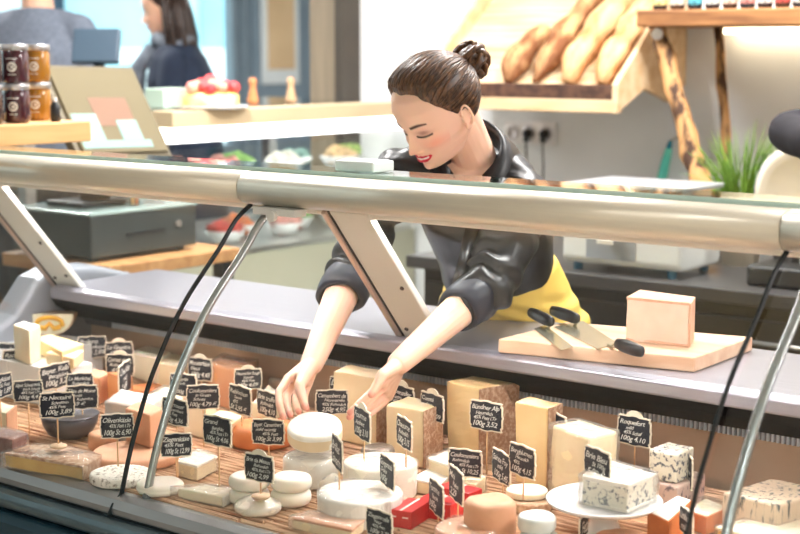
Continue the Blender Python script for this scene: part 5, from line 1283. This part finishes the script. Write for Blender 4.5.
# ---------------------------------------------------------------- other people, further off
def figure(label, x, y, H, face_dir, coat, coatm, arms, hair='long', lean=0, name='person', legs=True, skirt=0):
    t = thing('person', label, 'person', (x, y, .14 if x < -4.7 else 0)); t.rotation_euler = (0, 0, face_dir)
    s = H/1.75
    hm = Matrix.Translation((0, -.03-lean*.35, 1.62*s-lean*.1)) @ Matrix.Rotation(lean*.7+.12, 4, 'X') @ Matrix.Scale(s, 4)
    def Sx(v): v = V(v)*s; v.y -= lean*max(0, v.z-.95)*.55; v.z -= lean*.08*max(0, v.z-.95); return v
    bm = NB(); head_mesh(bm, hm); caps(bm, hm @ V((0, .03, -.06)), Sx((0, .01, 1.44)), .05*s, .06*s)
    for sg_, a in zip((-1, 1), arms): chain(bm, [Sx((0, .02, 1.36)), Sx((sg_*.15, .02, 1.37)), Sx(a[0]), Sx(a[1]), Sx(a[2])], [.06*s, .042*s, .038*s, .036*s, .026*s], 14); w = Sx(a[2]); d = (w-Sx(a[1])).normalized(); q, _ = frame_of(d)
    for a in arms:
        w = Sx(a[2]); d = (w-Sx(a[1])).normalized(); q, q2 = frame_of(d)
        for k in range(4): p0 = w+d*.075+q*(k-1.5)*.02; caps(bm, w, p0, .017, .011, 10); chain(bm, [p0, p0+d*.035+q2*.008, p0+d*.055+q2*.025], [.009, .0085, .007], 10)
        caps(bm, w+d*.02, w+d*.05+q*.045+q2*.01, .013, .011, 10); caps(bm, w+d*.05+q*.045+q2*.01, w+d*.085+q*.055+q2*.02, .011, .008, 10)
    me = remesh(bm, .004, 2); paint(me, hm, (), (226, 180, 154), .3); link('body', me, skin_mat('skin'), t, smooth=True)
    bm = NB(); loft(bm, [(Sx((0, .02, z)), V((w_*s*(1.12 if skirt else 1), 0, 0)), V((0, d_*s*(1.25 if skirt else 1), 0))) for z, w_, d_ in ((skirt or .86, .185+(.03 if skirt else 0), .14), (1.0, .175, .13), (1.15, .16, .12), (1.3, .18, .125), (1.40, .16, .095), (1.46, .09, .07))], 32, 2.2)
    for sx_, a in zip((-1, 1), arms if len(arms) == 2 else [arms[0], arms[0]]):
        sh_ = Sx((sx_*.165, .02, 1.38)); caps(bm, Sx((sx_*.08, .01, 1.40)), sh_, .06*s, .058*s); chain(bm, [sh_, Sx(a[0]), Sx(a[1]), Sx(a[1]).lerp(Sx(a[2]), .85)], [.060*s, .054*s, .052*s, .036*s], 16)
    blob('coat' if skirt else 'sweater', bm, coatm, t, .009, 3, lambda co, n: co+n*(.010*noise.noise(co*7)))
    bm = NB()
    for sx_ in (-1, 1): chain(bm, [V((sx_*.09*s, .02, .85*s)), V((sx_*.09*s, .01, .48*s)), V((sx_*.10*s, .03, .09))], [.09*s, .06*s, .05*s], 16)
    blob('trousers', bm, mat('dark_trousers', (0, 0, 0)), t, .01, 3)
    for sx_ in (-1, 1):
        bm = NB(); chain(bm, [V((sx_*.10*s, .04, .045)), V((sx_*.105*s, -.14, .035))], [.045, .034], 14); blob('shoe', bm, M_dark, t, .008, 2)
    bm = NB(); hair_cap(bm, hm, 1.2)
    if hair == 'long':
        rr_ = random.Random(8)
        for i in range(90):
            a = rr_.uniform(radians(98), radians(262)); p0 = hm @ (head_pt(a, 3+rr_.uniform(-3, 5), .8, False)*.01); dn = V((p0.x*.25, (p0.y+.03)*.25, 0))
            pts = [p0, p0+dn*.8+V((0, .01, -.08)), p0+dn*1.1+V((rr_.uniform(-.02, .02), .025, -.18)), p0+dn*.9+V((rr_.uniform(-.02, .02), .03, -.30*rr_.uniform(.8, 1.1)))]
            tube(bm, pts, [.008, .011, .010, .004], 6)
    obj('hair', bm, M_hair2, t, smooth=True)
    return t
q = P(181, 40, D=6.6)
f1 = figure('shopper with long dark hair, grey scarf and navy coat beyond the second counter', q.x, q.y, 1.76, radians(-52), 'coat',
    mat('navy_coat', (24, 34, 54), .85, c2=(30, 42, 62), scale=10), [((-.21, -.02, 1.12), (-.20, -.12, .92), (-.16, -.30, .98)), ((.21, -.02, 1.12), (.20, -.10, .92), (.14, -.28, .98))], 'long', .12, skirt=.62)
bm = NB(); n = 40; pts = [(.075*sin(2*pi*i/n), -.03-.075*cos(2*pi*i/n), 1.47+.02*sin(6*pi*i/n)) for i in range(n+1)]; tube(bm, pts, .032, 10); tube(bm, [(.0, -.12, 1.45), (.01, -.19, 1.36), (.02, -.20, 1.18)], [.04, .038, .03], 10)
obj('scarf', bm, mat('grey_scarf', (120, 128, 138), .9, c2=(92, 100, 112), scale=25), f1, smooth=True)
q = P(30, 50, D=5.8)
f2 = figure('man in a grey sweater bent forward behind the second counter at the far left', q.x, q.y, 1.94, radians(205), 'sweater',
    mat('grey_sweater', (96, 104, 118), .9, c2=(110, 118, 132), scale=60), [((-.23, -.02, 1.14), (-.20, -.22, 1.02), (-.12, -.42, 1.06)), ((.23, -.02, 1.14), (.20, -.22, 1.02), (.12, -.42, 1.06))], 'short', .25)
f3 = figure('person in a dark top at the slicing machine, only an elbow in the picture', -1.22, 3.44, 1.72, radians(172), 'sweater',
    mat('aubergine_top', (16, 12, 20), .85, c2=(20, 16, 26), scale=20), [((-.25, -.05, 1.14), (-.22, -.24, 1.02), (-.10, -.36, 1.10)), ((.30, -.05, 1.38), (.41, -.13, 1.40), (.14, -.34, 1.50))], 'short', .1)
# ================================================================== light and view
w = bpy.data.worlds.new('world'); SC.world = w; w.use_nodes = True
nt = w.node_tree; bg = nt.nodes['Background']
sky = nt.nodes.new('ShaderNodeTexSky'); sky.sky_type = 'HOSEK_WILKIE'; sky.turbidity = 6; sky.ground_albedo = .6; sky.sun_direction = V((-.6, .3, .7)).normalized()
mx = nt.nodes.new('ShaderNodeMixRGB'); mx.inputs[0].default_value = .75; mx.inputs[2].default_value = (*lin((214, 236, 240)), 1)
nt.links.new(sky.outputs[0], mx.inputs[1]); nt.links.new(mx.outputs[0], bg.inputs['Color']); bg.inputs['Strength'].default_value = 4.0
def area(name, loc, size, power, color, rot=(0, 0, 0), shape='RECTANGLE', spread=pi):
    l = bpy.data.lights.new(name, 'AREA'); l.shape = shape; l.size = size[0]; l.size_y = size[1]; l.energy = power; l.color = color; l.spread = spread
    o = bpy.data.objects.new(name, l); COL.objects.link(o); o.location = loc; o.rotation_euler = rot; return o
CL = [(2.2, -1.9), (-1.8, 3.75), (.4, -1.6), (.6, 3.75), (1.2, .3), (-6.2, 4.2), (-6.2, 7.4), (-3.3, 3.2)]
for i, (x, y) in enumerate(CL):
    t = thing('added_ceiling_light', 'unseen square white ceiling panel added to light the shop', 'ceiling light', (x, y, 2.9), group='unseen ceiling panels added to light the shop')  # panels out of view, added to light the room
    bm = NB(); box(bm, (0, 0, .03), (.62, .62, .04)); obj('housing', bm, mat('lamp_white', (240, 238, 232), .4), t)
    area('added_ceiling_lamp', (x, y, 2.885), (.56, .56), 72 if y > 2 else 30, (1, .975, .955))
t = thing('added_tube_lamp', 'unseen slim tube lamp added for a streak in the front glass', 'ceiling light', (-6.3, -1.1, 2.9))  # added out of view for a cyan streak in the curved glass
bm = NB(); box(bm, (0, 0, .03), (1.5, .14, .04)); obj('housing', bm, mat('lamp_white', (240, 238, 232), .4), t)
area('glass_streak_light', (-6.3, -1.1, 2.885), (1.4, .05), 5, (.85, 1, .98))
area('counter_lamp', (-1.6, 2.354, 1.232), (3.3, .02), 12, (1, .88, .85), (radians(0), 0, 0))
SC.view_settings.view_transform = 'Standard'; SC.view_settings.look = 'None'; SC.view_settings.exposure = .30; SC.view_settings.gamma = 1
SC.view_settings.use_curve_mapping = False
SC.cycles.use_denoising = True
SC.cycles.transparent_max_bounces = 16; SC.cycles.max_bounces = 8
SC.cycles.sample_clamp_indirect = 6
